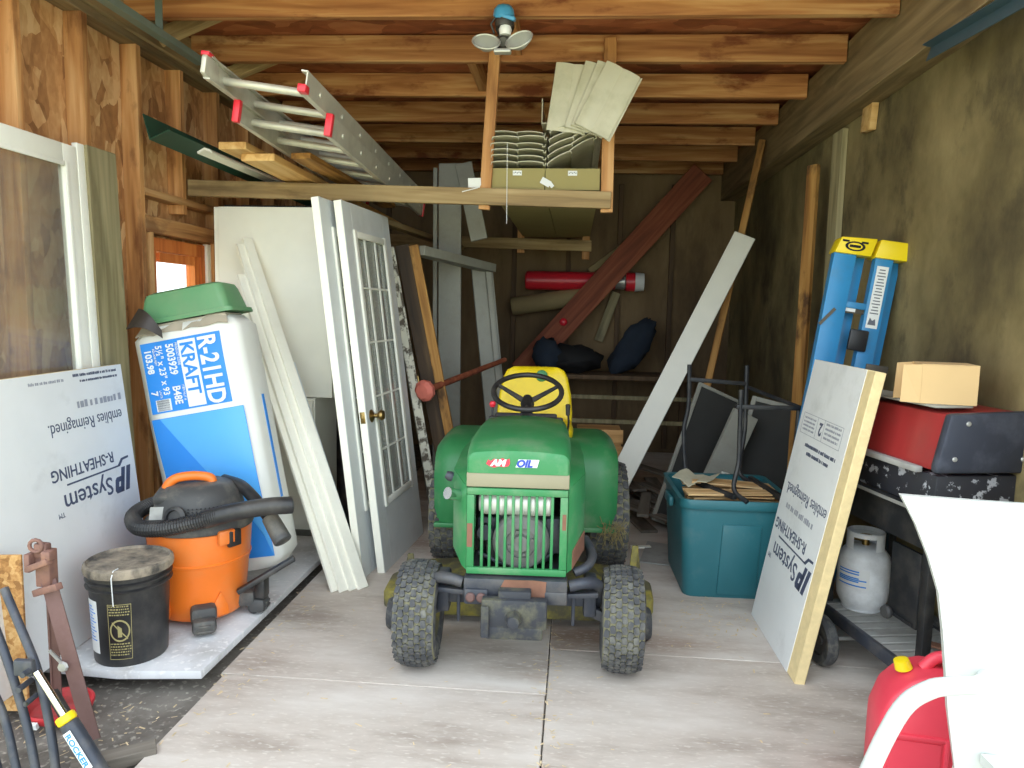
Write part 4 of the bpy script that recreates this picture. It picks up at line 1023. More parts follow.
# grille: surround and ten bars
mb = MB(); F = T(0, -0.112, 0)
gw = 0.187; gz0, gz1 = 0.412, 0.738
mb.box((0, -0.112, gz1 - 0.012), (2 * gw, 0.02, 0.026), bev=.004); mb.box((0, -0.112, gz0 + 0.012), (2 * gw, 0.02, 0.026), bev=.004)
for s in (-1, 1): mb.box((s * (gw - 0.014), -0.112, (gz0 + gz1) / 2), (0.028, 0.02, gz1 - gz0 - .05), bev=.003)
tp('grille_frame', mb, m_jd)
for k in range(10):
    x = -gw + 0.028 + (2 * gw - 0.056) * (k + 1) / 11
    mb = MB(); mb.box((x, -0.114, (gz0 + gz1) / 2), (0.011, 0.012, gz1 - gz0 - 0.05), bev=.003); tp('grille_bar', mb, m_jd)
mb = MB(); mb.box((-gw + .012, -0.1225, 0.56), (0.020, 0.002, 0.09)); tp('rust_patch', mb, m_rust, label='rusty worn patch')
mb = MB(); mb.box((gw - .012, -0.1225, 0.62), (0.014, 0.002, 0.06)); tp('rust_patch', mb, m_rust, label='rusty worn patch')
# engine bay seen through the bars
mb = MB(); mb.box((0, 0.16, 0.58), (0.36, 0.02, 0.32)); mb.box((0, 0.02, 0.405), (0.36, 0.26, 0.012)); tp('firewall', mb, m_dark)
mb = MB(); mb.lathe([(0, 0), (.035, 0), (.047, .015), (.047, .265), (.035, .28), (0, .28)], T(-0.145, -0.056, 0.672) @ RY(PI / 2), 24); mb.lathe([(0.048, 0), (.0495, .004), (.0495, .012), (.048, .016)], T(-0.07, -0.056, 0.672) @ RY(PI / 2), 24); mb.lathe([(0.048, 0), (.0495, .004), (.0495, .012), (.048, .016)], T(0.05, -0.056, 0.672) @ RY(PI / 2), 24); mu = tp('muffler', mb, paint('muffler_silver', lin(226, 224, 216), .35, .15, var=.06))
mb = MB(); mb.tube(smooth_path([(-0.17, -0.035, 0.685), (-0.21, -0.05, 0.69), (-0.235, -0.075, 0.70), (-0.262, -0.105, 0.712)], 4), 0.023, 14); tp('exhaust_pipe', mb, m_chrome, label='bright exhaust stub')
mb = MB(); Ff = T(0.015, -0.072, 0.525) @ RX(PI / 2)
mb.lathe([(0, .03), (.03, .03), (.034, .012), (.055, .010), (.058, .02), (.098, .012), (.108, .0), (.108, -.03), (0, -.03)], Ff, 40)
for k in range(4): mb.cyl(Ff @ V3((.045 * math.cos(k * PI / 2 + .3), .045 * math.sin(k * PI / 2 + .3), .01)), Ff @ V3((.045 * math.cos(k * PI / 2 + .3), .045 * math.sin(k * PI / 2 + .3), .022)), .006, seg=8)
tp('flywheel', mb, paint('flywheel_grey', lin(128, 128, 126), .5, .1, var=.12, dirt=lin(90, 86, 76), da=.5, ds=10))
mb = MB(); mb.box((-0.12, 0.03, 0.55), (0.08, 0.08, 0.10), bev=.015); mb.lathe([(0, 0), (.03, 0), (.03, .03), (0, .03)], T(-.125, -.01, .545) @ RX(PI / 2), 16); mb.box((0.135, 0.0, .54), (0.06, .08, .14), bev=.01); mb.tube(smooth_path([(-.15, -.02, .46), (-.05, -.05, .43), (.06, -.05, .43), (.15, -.02, .48)], 5), .008); mb.box((0, 0.08, .50), (.25, .1, .2), bev=.02); tp('engine', mb, m_gunm)
# flared side panels
def side_panel(s):
    mb = MB()
    out = 0.252
    pts = [(s * 0.188, -0.10), (s * 0.205, -0.085), (s * out, 0.02), (s * (out + .004), 0.30), (s * (out - .004), 0.66)]
    zt = [0.742, 0.752, 0.775, 0.79, 0.79]; zb = [0.42, 0.43, 0.47, 0.44, 0.42]
    rows = [[(x, y, zb[i] + (zt[i] - zb[i]) * k / 6) for k in range(7)] for i, (x, y) in enumerate(pts)]
    mb.sheet(rows, .006)
    rows = [[(x - s * (abs(x) - 0.185) * k / 3, y, zt[i] + 0.012 * k / 3) for k in range(4)] for i, (x, y) in enumerate(pts)]
    mb.sheet(rows, .005)
    return tp('side_panel', mb, m_jd, ang=50)
sp_l = side_panel(-1); sp_r = side_panel(1)
mb = MB(); mb.sheet([[(0.209, -0.085, .43), (0.209, -.085, .50)], [(0.257, 0.015, .475), (0.257, .015, .55)], [(0.2605, 0.08, .45), (.2605, .08, .52)]], .003); obj('rust_patch', mb, m_rust, sp_r, label='rusty lower corner')
mb = MB(); mb.tube(smooth_path([(0.22, -0.04, .40), (0.27, -0.02, .42), (0.295, .06, .44), (0.27, .16, .47)], 5), .018); tp('intake_hose', mb, m_gunm)
mb = MB(); mb.lathe([(0, 0), (.018, 0), (.02, .015), (.014, .03), (0, .03)], T(-.262, .05, .735) @ RY(-PI / 2 + .4), 14); tp('oil_cap', mb, m_gunm)
# frame, bumper, axle
mb = MB(); mb.box((0, -0.115, 0.368), (0.385, 0.06, 0.07), bev=.006); mb.box((-0.145, -.13, .335), (0.09, .05, .06), bev=.008); mb.box((0.15, -.13, .338), (.085, .04, .05), bev=.006)
for s in (-1, 1): mb.box((s * .15, .55, .38), (.04, 1.3, .07))
fb = tp('front_bumper', mb, m_gunm)
mb = MB(); mb.prism([(-.06, -.034), (.10, -.034), (.105, .03), (.06, .034), (-.05, .033), (-.066, 0)], .003, T(0.01, -0.1455, 0.37) @ RX(PI / 2)); obj('rust_patch', mb, m_rust, fb, label='rusty patch')
mb = MB()
for x in (-0.165, -0.125): mb.lathe([(0, .014), (.012, .014), (.018, .008), (.018, 0), (0, 0)], T(x, -0.155, .335) @ RX(PI / 2), 16)
obj('bolt', mb, m_brownm, fb)
mb = MB(); mb.bar((-.30, 0, .285), (.31, .01, .285), .05, .06, (0, 0, 1), .006)
for s in (-1, 1):
    mb.box((s * .285, 0.0, .30), (.05, .07, .16), bev=.01); mb.bar((s * .285, 0, .24), (s * .36, 0, .205), .04, .04, (0, 0, 1), .006)
    mb.tube(smooth_path([(s * .20, -.10, .37), (s * .26, -.09, .38), (s * .31, -.05, .36), (s * .32, .0, .30), (s * .315, .04, .25)], 5), .022, 10)
    mb.bar((s * .19, -.07, .325), (s * .31, -.05, .325), .045, .02, (0, 0, 1), .004)
    mb.cyl((s * .22, -.06, .20), (s * .22, -.06, .36), .007, seg=8)
tp('front_axle', mb, m_gunm)
mb = MB(); mb.box((0, -.185, .295), (.24, .05, .11), bev=.01); mb.box((0.0, -.19, .225), (.21, .04, .05), bev=.008); mb.box((0.0, -.15, .35), (.12, .08, .05), bev=.006); mb.box((-.105, -.20, .27), (.03, .05, .12), bev=.006)
mb.lathe([(0, .0), (.03, .0), (.03, .02), (.022, .045), (0, .05)], T(0, -.21, .285) @ RX(PI / 2), 8)
tp('hitch_block', mb, paint('crusted_gunmetal', lin(56, 58, 64), .7, .2, var=.2, dirt=lin(104, 102, 82), da=.75, ds=14, lo=.45, hi=.65))
# mower deck
mb = MB(); mb.prism([(-.62, .40), (-.50, .36), (-.42, .34), (.40, .34), (.5, .38), (.60, .42), (.615, .62), (.5, .82), (.2, .90), (-.2, .90), (-.52, .82), (-.625, .6)], .09, T(0, 0, .035), bev=.018)
mb.prism([(-.4, .50), (.4, .50), (.35, .78), (-.35, .78)], .04, T(0, 0, .11), bev=.02)
dk = tp('mower_deck', mb, m_dirtyy)
for s in (-1, 1):
    mb = MB(); mb.lathe([(0, -.03), (.06, -.03), (.068, -.02), (.068, .02), (.06, .03), (0, .03)], T(s * .535, .27, .072) @ RY(PI / 2), 20); obj('gauge_wheel', mb, m_rubber, dk)
    mb = MB(); mb.bar((s * .50, .44, .10), (s * .535, .30, .15), .04, .02, (0, -1, 0)); mb.cyl((s * .49, .27, .072), (s * .535, .27, .072), .012, seg=10); mb.bar((s * .495, .27, .07), (s * .495, .40, .09), .02, .02, (0, 0, 1))
    mb.bar((s * .50, .5, .12), (s * .53, .58, .27 + .04 * s), .03, .012, (0, -1, 0), .003); mb.bar((s * .53, .58, .27 + .04 * s), (s * .56, .62, .12), .022, .012, (0, -1, 0), .003)
    obj('deck_bracket', mb, m_dirtyy, dk)
# rear fenders
def fender(s):
    x0, x1 = 0.235, 0.468
    prof = [(0.88, 0.29), (0.865, 0.34), (0.85, 0.45), (0.852, 0.56), (0.87, 0.63), (0.91, 0.685), (0.97, 0.715), (1.10, 0.728), (1.35, 0.728), (1.50, 0.70), (1.56, 0.62)]
    ns = 9; rows = []
    for (y, z) in prof:
        row = []
        for k in range(ns):
            u = k / (ns - 1); x = x0 + (x1 - x0) * u
            e = max(0, (u - 0.62) / 0.38); dz = -0.055 * e ** 2.2; dy = 0.03 * e ** 2
            cy, cz = 1.2, .35; v = V3((0, y - cy, z - cz)).normalized()
            row.append((s * x, y - v.y * 0.055 * e ** 2.2, z - v.z * 0.055 * e ** 2.2))
        rows.append(row)
    mb = MB(); mb.sheet(rows, .006)
    lip = [[(p[0] * 1.0, p[1] + 0.0, p[2]) for p in (r[-1],)] + [(r[-1][0] + s * 0.004, r[-1][1] + (1.2 - r[-1][1]) * .12, r[-1][2] + (.35 - r[-1][2]) * .12)] for r in rows]
    mb.sheet(lip, .005)
    mb.box((s * (x0 + x1) / 2, .895, .285), (x1 - x0, .05, .025), bev=.006)
    return tp('rear_fender', mb, m_jd, ang=45)
fender(-1); fender(1)
mb = MB(); mb.box((0, 1.25, .66), (.50, .62, .06), bev=.01); mb.box((0, .82, .40), (.5, .30, .03), bev=.004); mb.box((0, 1.1, .42), (.30, .7, .30)); tp('seat_deck', mb, m_jd)
mb = MB(); mb.box((0, 0.715, .72), (.36, .03, .33), bev=.012); mb.box((0, .73, .87), (.30, .03, .06), rot=(-.5, 0, 0), bev=.01); tp('dash_panel', mb, m_black)
# seat
seat_c = 0.03
mb = MB(); rings = []
for (z, hw, y, th_) in ((0.70, .17, 1.36, .03), (0.74, .212, 1.362, .05), (0.82, .215, 1.385, .055), (0.92, .205, 1.41, .05), (1.01, .185, 1.43, .045), (1.05, .165, 1.44, .035), (1.068, .13, 1.444, .018)):
    pts = []
    for k in range(24):
        a = 2 * PI * k / 24; ca, sa = math.cos(a), math.sin(a)
        x = hw * math.copysign(abs(ca) ** .5, ca); yy = th_ * math.copysign(abs(sa) ** .6, sa)
        pts.append((seat_c + x, y + yy - 0.05 * (x / hw) ** 2 * 0.9 + .03, z))
    rings.append(pts)
mb.loft(rings); sb = tp('seat_back', mb, m_jdy, ang=60)
mb = MB(); mb.lathe([(0, .004), (.03, .003), (.034, 0)], T(seat_c + 0.035, 1.405, 1.02) @ RX(PI / 2 - .1), 20); obj('badge', mb, m_jd, sb, label='round green badge')
mb = MB(); rings = []
for (z, sx, sy) in ((0.70, .19, .17), (0.715, .21, .19), (.76, .215, .20), (.785, .205, .19), (.79, .17, .15)):
    rings.append([(seat_c + sx * math.copysign(abs(math.cos(2 * PI * k / 28)) ** .5, math.cos(2 * PI * k / 28)), 1.17 + sy * math.copysign(abs(math.sin(2 * PI * k / 28)) ** .5, math.sin(2 * PI * k / 28)), z) for k in range(28)])
mb.loft(rings); tp('seat_cushion', mb, m_jdy, ang=60)
# steering wheel
SW = T(0.0, 0.90, 0.985) @ RX(R(24))
mb = MB(SW)
mb.tube([(0.172 * math.cos(2 * PI * k / 48), .172 * math.sin(2 * PI * k / 48), 0) for k in range(48)], .0135, 12, closed=True)
sw = tp('steering_wheel', mb, m_black)
mb = MB(SW)
for a in (R(158), R(22), R(270)): mb.tube([(0, -.02, -.055), (.08 * math.cos(a), .08 * math.sin(a), -.035), (.168 * math.cos(a), .168 * math.sin(a), 0)], .012, 8, radii=[.016, .012, .009])
mb.lathe([(0, -.035), (.03, -.039), (.036, -.06), (.03, -.09), (0, -.09)], T(0, -.02, 0), 20); obj('spokes', mb, m_black, sw)
mb = MB(); mb.cyl(SW @ V3((0, 0, -.04)), (0.0, 0.72, .86), .024, .034, 16); tp('steering_column', mb, m_black)
mb = MB(); mb.lathe([(0, .022), (.012, .018), (.017, .006), (.012, -.008), (0, -.012)], T(-0.165, .76, .93), 14); kn = tp('throttle_knob', mb, m_red, label='red round knob'); mb = MB(); mb.cyl((-0.165, .76, .925), (-.165, .74, .87), .005, seg=8); obj('knob_stem', mb, m_black, kn)
mb = MB(); mb.tube(smooth_path([(.20, .72, .80), (.205, .70, .86), (.20, .68, .93)], 4), .005, 8); mb.cyl((.20, .68, .90), (.199, .675, .955), .010, .012, 10, .003); tp('lever', mb, m_black)
# dry grass caught on the right fender edge
mb = MB(); rg = random.Random(6)
for k in range(70):
    p = V3((.40 + rg.uniform(0, .10), .845 + rg.uniform(-.01, .02), .29 + rg.uniform(-.02, .04))); q = p + V3((rg.uniform(-.04, .04), rg.uniform(-.02, .02), rg.uniform(-.09, .06))); mb.tube([p, (p + q) / 2 + V3((0, 0, rg.uniform(-.01, .01))), q], .0015, 4)
tp('grass_clippings', mb, paint('dry_grass', lin(140, 126, 84), .9, var=.2), kind='stuff')

# ================================================================== RIGHT SIDE
# tote with shingles
FT = T(0.815, 3.47, 0.0) @ RZ(R(1.5))
t = thing('storage_tote', 'large teal plastic storage tote full of cedar shingles', 'tote', FT)
def rr2(a, b, r, z, cx=0, cy=0, n=5):
    pts = []
    for sx, sy, a0 in ((1, 1, 0), (-1, 1, 90), (-1, -1, 180), (1, -1, 270)):
        for k in range(n + 1):
            q = R(a0 + 90 * k / n); pts.append((cx + sx * (a - r) + r * math.cos(q), cy + sy * (b - r) + r * math.sin(q), z))
    return pts
mb = MB(); cy = .30
mb.loft([rr2(.235, .255, .05, 0, 0, cy), rr2(.24, .26, .05, .02, 0, cy), rr2(.265, .288, .05, .44, 0, cy), rr2(.265, .288, .05, .485, 0, cy), rr2(.256, .28, .045, .485, 0, cy), rr2(.25, .272, .045, .30, 0, cy), rr2(.24, .262, .04, .29, 0, cy)], caps=True)
obj('tub', mb, m_teal, t, ang=50)
mb = MB()
mb.loft([rr2(.274, .305, .06, .455, 0, cy), rr2(.278, .309, .06, .462, 0, cy), rr2(.276, .307, .06, .492, 0, cy), rr2(.282, .302, .055, .50, 0, cy), rr2(.258, .28, .05, .497, 0, cy), rr2(.262, .284, .05, .46, 0, cy), rr2(.274, .305, .06, .455, 0, cy)], caps=False); obj('rim', mb, m_teal, t, ang=50)
mb = MB()
def ribp(x0, x1, xi, y): return [(x0, .02), (x0 + xi, .40), (x1 - xi, .40), (x1, .02)]
Fr = T(0, 0.04, 0.02) @ RX(PI / 2 + math.atan2(.028, .42))
mb.prism([(-.10, 0.0), (-.088, .36), (.098, .36), (.09, 0.0)], .012, Fr @ T(0.02, .0, -.004), bev=.005); obj('rib_panel', mb, m_teal, t)
for s in (-1, 1):
    mb = MB(); mb.box((s * .285, cy, .43), (.025, .16, .05), bev=.010); obj('handle', mb, m_teal, t)
r5 = random.Random(21)
sh0 = None
for k in range(15):
    w_ = r5.uniform(.09, .15); L = .42 + r5.uniform(-.02, .04)
    M = FT @ T(r5.uniform(-.03, .04), cy - .19 + .37 * ((k * 7) % 15) / 15 + r5.uniform(-.01, .01), .425 + .0062 * k) @ RZ(R(r5.uniform(-9, 9))) @ RY(R(r5.uniform(-3, 3)))
    if sh0 is None:
        mb = MB(); mb.loft([[(-.21, -.06, 0), (-.21, .06, 0), (-.21, .06, .009), (-.21, -.06, .009)], [(.21, -.06, 0), (.21, .06, 0), (.21, .06, .004), (.21, -.06, .004)]])
        sh0 = obj('cedar_shingle', mb, m_shingle, M=M, label='pale cedar shingle piled in the teal tote', cat='shingle', group='cedar shingles in the tote')
    else:
        o = sh0.copy(); COL.objects.link(o); o.matrix_basis = M @ Matrix.Diagonal((1, w_ / .12, 1, 1))
mb = MB(); mb.sheet([[(x * .09, y * .22, .012 * math.sin(5 * x + 3 * y) + .03 * abs(x)) for x in (-1, -.5, 0, .5, 1)] for y in (-.5, 0, .5)], .003)
obj('crumpled_paper', mb, m_siding, M=FT @ T(-.15, .30, .525) @ RZ(R(-30)), label='crumpled pale plastic sheet at the left end of the tote', cat='plastic sheet')

# upturned black metal chair frame on the tote
FCh = T(0.70, 3.45, 0.0)
t = thing('metal_chair_frame', 'black metal chair frame standing upside down on the tote', 'chair frame', T(0.70, 3.62, 0.50))
def cf(p): return V3(p) - V3((0.70, 3.62, 0.50))
def sq(name, p0, p1, w_=.022): 
    mb = MB(); mb.bar(cf(p0), cf(p1), w_, w_, (0, -1, 0), .003); return obj(name, mb, m_blackm, t)
for (xa, ya) in ((0.625, 3.95), (0.82, 3.58), (0.94, 4.0)):
    mb = MB(); zt = 1.12 if ya > 3.7 else 1.03
    pts = smooth_path([(xa, ya, zt), (xa + .005, ya, zt - .22), (xa - .015 + .02 * (xa > .8), ya - .01, zt - .36), (xa - .02 + .02 * (xa < .7), ya - .05, .545), (xa + .03, ya - .12, .50)], 5)
    mb.tube([cf(p) for p in pts], .012, 8); obj('leg', mb, m_blackm, t)
sq('cross_bar', (0.625, 3.95, 1.04), (0.94, 4.0, 1.02)); sq('cross_bar', (0.80, 3.58, 0.945), (1.12, 3.60, 0.945)); sq('seat_rail', (0.62, 3.86, .515), (0.80, 3.50, .512), .025); sq('seat_rail', (0.97, 3.92, .515), (1.03, 3.52, .512), .025); sq('cross_bar', (1.12, 3.60, .945), (0.955, 4.0, 1.0), .02)
mb = MB(); mb.tube([cf(p) for p in smooth_path([(1.105, 3.60, .95), (1.10, 3.6, .74), (1.09, 3.61, .62), (1.045, 3.58, .51)], 5)], .012, 8); obj('leg', mb, m_blackm, t)

# screens and boards behind the tote
def screen(name, p0, p1, w_, nrm, fw, matf, matp, label, cat):
    F = axis_frame(p0, p1, nrm); L = (V3(p1) - V3(p0)).length
    t = thing(name, label, cat, F)
    mb = MB()
    for s in (-1, 1): mb.box((s * (w_ / 2 - fw / 2), 0, L / 2), (fw, .02, L), bev=.002, seg=1)
    for z in (fw / 2, L - fw / 2): mb.box((0, 0, z), (w_ - 2 * fw, .02, fw), bev=.002, seg=1)
    obj('frame', mb, matf, t)
    mb = MB(); mb.box((0, 0, L / 2), (w_ - 2 * fw, .003, L - 2 * fw)); obj('mesh', mb, matp, t); return t
screen('window_screen', (0.68, 4.66, 0.0), (0.98, 4.86, 0.88), 0.36, (0.5, -1, 0.1), .022, m_greypaint, m_mesh, 'dark window screen leaning behind the tote, thin light frame', 'screen')
screen('window_screen', (1.22, 4.52, 0.0), (1.43, 4.60, 0.82), 0.62, (-0.55, -1, 0.2), .03, m_greypaint, m_mesh, 'wide dark insect screen leaning on the wall between tote and blue ladder', 'screen')
plank('grey_panel_board', (0.74, 4.42, 0.0), (1.08, 4.56, 0.78), 0.17, 0.03, (0.3, -1, 0.2), m_greypaint, label='short grey painted board leaning behind the chair frame', cat='board')
plank('grey_strip_board', (0.80, 4.28, 0.0), (0.93, 4.34, 0.45), 0.05, 0.02, (0.3, -1, 0.2), m_white, label='short white strip leaning just behind the tote', cat='strip')

# leaning planks and poles on the right
plank('white_plank', (0.22, 4.86, 0.0), (1.205, 5.40, 1.96), 0.155, 0.022, (-0.2, -1, 0.2), m_white2, label='long flat white plank leaning diagonally behind the tractor', cat='plank')
plank('tan_pole', (0.80, 5.18, 0.0), (1.34, 5.60, 2.67), 0.05, 0.045, (-0.3, -1, 0.1), m_ochre, label='long tan square pole leaning to the header beam behind the white plank', cat='pole')
plank('orange_stick', (1.37, 4.50, 0.0), (1.41, 4.60, 2.30), 0.07, 0.035, (-1, -0.8, 0.1), m_ochre, label='orange tan stick upright against the right wall left of the grey post', cat='stick')
plank('grey_wall_post', (1.50, 4.44, 0.0), (1.50, 4.44, 2.46), 0.15, 0.035, (-1, 0, 0), m_greywood, label='wide grey weathered post on the right wall behind the blue ladder', cat='post')
mb = MB(); mb.prism([(-.065, -.065), (.055, -.075), (.075, .07), (-.05, .075)], .035, bev=.002)
obj('wood_block', mb, m_newwood, M=fr((1.515, 4.02, 2.43), (0, -1, 0), (0, 0, 1)), label='small bright wood block fixed below the beam on the right wall', cat='block')

# blue fibreglass step ladder, closed
FS = fr((0.985, 3.50, 0.0), (0.96, -0.05, -0.13), (0.115, 0.028, 1.0))   # x across, y up the ladder, z toward the door
t = thing('step_ladder', 'closed blue fibreglass step ladder with yellow top against the right wall', 'ladder', FS)
LH = 1.725
def rail(x0, x1, z, wt, nm='front_rail'):
    mb = MB(); mb.box(((x0 + x1) / 2, LH / 2, z), (x1 - x0, LH, wt), bev=.004); mb.box((x0 + .004, LH / 2, z - .02), (.006, LH, .05)); mb.box((x1 - .004, LH / 2, z - .02), (.006, LH, .05)); return obj(nm, mb, m_blue, t)
rail(-0.012, 0.088, 0.0, .012); rail(0.175, 0.255, 0.0, .012)
rail(0.095, 0.150, -0.075, .012, 'rear_rail'); rail(0.262, 0.312, -0.075, .012, 'rear_rail')
mb = MB()
for z in (0.28, 0.58, 0.88, 1.18, 1.48): mb.box((.13, z, -.03), (.10, .03, .06), bev=.003)
obj('steps', mb, m_blue, t)
mb = MB(); mb.prism([(-.015, 0), (.150, 0), (.165, .085), (.005, .075)], .11, T(0, LH - .015, -.09), bev=.006); mb.prism([(.165, .0), (.335, .0), (.345, .03), (.335, .085), (.18, .085)], .12, T(0, LH - .015, -.10), bev=.006); cap = obj('top_cap', mb, m_yel, t, label='bright yellow plastic top cap')
mb = MB(); mb.lathe([(.026, 0), (.036, 0), (.036, .002), (.026, .002)], T(.070, LH + .022, .0205) @ Matrix.Diagonal((1.25, .62, 1, 1)), 28); mb.box((.070, LH + .022, .0215), (.05, .012, .002)); mb.box((.025, LH + .043, .0215), (.03, .009, .002)); mb.box((.110, LH + .043, .0215), (.03, .009, .002))
obj('cap_mark', mb, m_dark, cap, label='black oval mark')
mb = MB(); mb.box((.214, 1.53, .0075), (.052, .29, .0015)); obj('warning_label', mb, m_label, t, label='white warning label')
mb = MB()
for k in range(15): mb.box((.214, 1.455 + k * .0145, .009), (.038 - .006 * (k % 3), .005, .001))
mb.prism([(-.018, 0), (.018, 0), (.012, .03), (.0, .02), (-.012, .034)], .001, T(.212, 1.40, .0085)); obj('label_print', mb, m_labelp, t)
mb = MB(); mb.box((.09, 1.46, -.012), (.17, .04, .006), rot=(0, 0, .05), bev=.002); mb.box((.01, 1.41, .010), (.014, .10, .005), rot=(0, 0, -.6)); obj('spreader', mb, m_bronze, t)
mb = MB(); mb.box((.105, 1.46, -.008), (.06, .022, .001)); obj('spreader_label', mb, m_label, t)
mb = MB(); mb.box((.165, 1.32, .014), (.085, .10, .022), bev=.008); obj('tool_clip', mb, m_black, t)
mb = MB(); mb.box((.275, 1.20, .012), (.10, .04, .01), bev=.003); mb.bar((.24, 1.19, .012), (.21, 1.06, .012), .016, .006, (0, 0, 1)); mb.bar((.305, 1.19, .012), (.30, 1.06, .012), .016, .006, (0, 0, 1)); obj('spreader', mb, m_bronze, t)

# grill on its cart; local x = along the front toward the door, y = toward the wall, z up
FG = T(1.098, 3.12, 0.0) @ RZ(math.atan2(-1.0, 0.20))      # local y then points to +x (wall) side
t = thing('gas_grill', 'black gas grill on a wheeled cart with a red lid front', 'grill', FG)
GL, GD = 0.655, 0.31
mb = MB(); mb.prism([(0.0, .885), (-.0, .90), (.035, 1.075), (GD, 1.085), (GD, .885)], GL - .035, Matrix(((0, 0, 1, 0), (1, 0, 0, 0), (0, 1, 0, 0), (0, 0, 0, 1))), bev=.004)
lid = obj('lid', mb, m_redl, t, label='red lid front panel')
mb = MB(); mb.prism([(-.012, .88), (-.012, .905), (.026, 1.082), (GD + .01, 1.092), (GD + .01, .88)], .035, Matrix(((0, 0, 1, GL - .03), (1, 0, 0, 0), (0, 1, 0, 0), (0, 0, 0, 1))), bev=.012)
end = obj('lid_end', mb, m_lid, t, label='charcoal lid end')
for (y, z) in ((.05, .93), (.09, 1.05), (.30, 1.05), (.30, .93)):
    mb = MB(); mb.lathe([(0, .006), (.007, .004), (.009, 0)], T(GL + .005, y, z) @ RY(PI / 2), 10); obj('rivet', mb, m_steel, end)
mb = MB(); mb.box((GL / 2 - .04, -.012, .878), (GL - .08, .028, .022), bev=.004); obj('lid_rail', mb, m_slat, t, label='pale metal rail under the lid')
mb = MB(); mb.box((GL / 2 - .06, GD / 2 - .07, 1.098), (GL + .0, GD * .45, .008), bev=.002); obj('top_sheet', mb, m_greypaint, t)
mb = MB(); mb.prism([(0.01, .745), (.01, .868), (GD, .868), (GD, .745)], GL - .02, Matrix(((0, 0, 1, 0), (1, 0, 0, 0), (0, 1, 0, 0), (0, 0, 0, 1))), bev=.006); obj('firebox', mb, m_grillpeel, t, label='black firebox with peeling paint')
mb = MB(); mb.box((GL / 2, -.004, .735), (GL, .03, .022), bev=.004); mb.box((GL / 2, .02, .665), (GL - .04, .02, .13)); mb.box((GL - .015, GD / 2, .67), (.02, GD, .13)); obj('apron', mb, m_blackm, t)
mb = MB(); mb.box((GL / 2, -.0195, .737), (GL - .03, .004, .012)); obj('apron_trim', mb, m_steel, t)
for (x, y) in ((.02, .02), (.02, GD - .02), (GL - .03, .02), (GL - .03, GD - .02)):
    mb = MB(); mb.box((x, y, (.74 + (.18 if x < .1 else .02)) / 2), (.035, .035, .74 - (.18 if x < .1 else .02)), bev=.003); obj('leg', mb, m_blackm, t)
mb = MB(); mb.box((GL / 2, -.005, .150), (GL + .02, .02, .05), bev=.003); mb.box((GL / 2, GD + .005, .150), (GL + .02, .02, .05), bev=.003); obj('shelf_rail', mb, m_gunm, t)
for k in range(11):
    x = .02 + (GL - .04) * k / 10
    mb = MB()
    mb.box((x, GD / 2, .168), (.046, GD, .01), bev=.002, seg=1)
    obj('shelf_slat', mb, m_slat, t)
for s, nm in ((-.115, 0), (GD + .03, 1)):
    mb = MB(); mb.lathe([(.06, -.02), (.092, -.024), (.10, -.014), (.10, .014), (.092, .024), (.06, .02)], T(.22, s, .10) @ RX(PI / 2), 32); wv = obj('wheel', mb, m_rubber, t)
    mb = MB(); mb.lathe([(0, .012), (.02, .012), (.022, .004), (.058, .010), (.062, 0), (.062, -.01), (0, -.01)], T(.22, s, .10) @ RX(PI / 2), 24); obj('wheel_hub', mb, m_greyp, wv)
mb = MB(); mb.cyl((.22, -.12, .10), (.22, GD + .04, .10), .008, seg=8); obj('wheel_axle', mb, m_steel, t)
mb = MB(); mb.box((.46, .055, .42), (.16, .014, .28), bev=.003); mb.box((.46, .048, .29), (.13, .01, .012)); dr = obj('side_door', mb, m_blackm, t)
mb = MB(); mb.lathe([(0, .012), (.022, .010), (.026, 0), (.022, -.012), (0, -.012)], T(.40, .03, .29) @ RX(PI / 2), 16); obj('caster', mb, m_greyp, dr)
# propane tank in the cart
t = thing('propane_tank', 'white propane tank with open collar standing inside the grill cart', 'tank', FG @ T(.085, .135, 0.174) @ Matrix.Diagonal((.84, .84, .70, 1)))
mb = MB(); mb.lathe([(0, .006), (.09, .006), (.10, .03), (.118, .07), (.122, .12), (.122, .28), (.115, .33), (.09, .37), (.05, .385), (0, .388)], None, 36); obj('body', mb, m_tank, t)
mb = MB(); mb.lathe([(.082, 0), (.088, 0), (.088, .105), (.082, .11)], T(0, 0, .365), 30, R(0), R(290)); mb.lathe([(.082, .08), (.088, .08), (.088, .105), (.082, .11)], T(0, 0, .365), 30); obj('collar', mb, m_tank, t)
mb = MB(); mb.cyl((0, 0, .385), (0, 0, .43), .018, seg=14); mb.cyl((0, 0, .43), (0, 0, .445), .032, seg=14); mb.cyl((0, 0, .415), (-.05, -.04, .415), .014, seg=12); obj('valve', mb, m_brass, t)
mb = MB(); mb.lathe([(.0, .0), (.092, .0), (.095, .01), (.08, .015), (0, .015)], None, 24); obj('foot_ring', mb, m_tank, t)
mb = MB(); mb.lathe([(.1225, .15), (.1235, .155), (.1235, .265), (.1225, .27)], None, 24, R(262), R(340)); lb = obj('label', mb, m_label, t)
mb = MB()
for z in (.165, .19, .20, .21, .235, .25): mb.lathe([(.1237, z), (.1242, z + .002), (.1242, z + .006), (.1237, z + .008)], None, 16, R(268), R(334 - 16 * (int(z * 100) % 2)))
obj('label_print', mb, m_bagblue, lb)
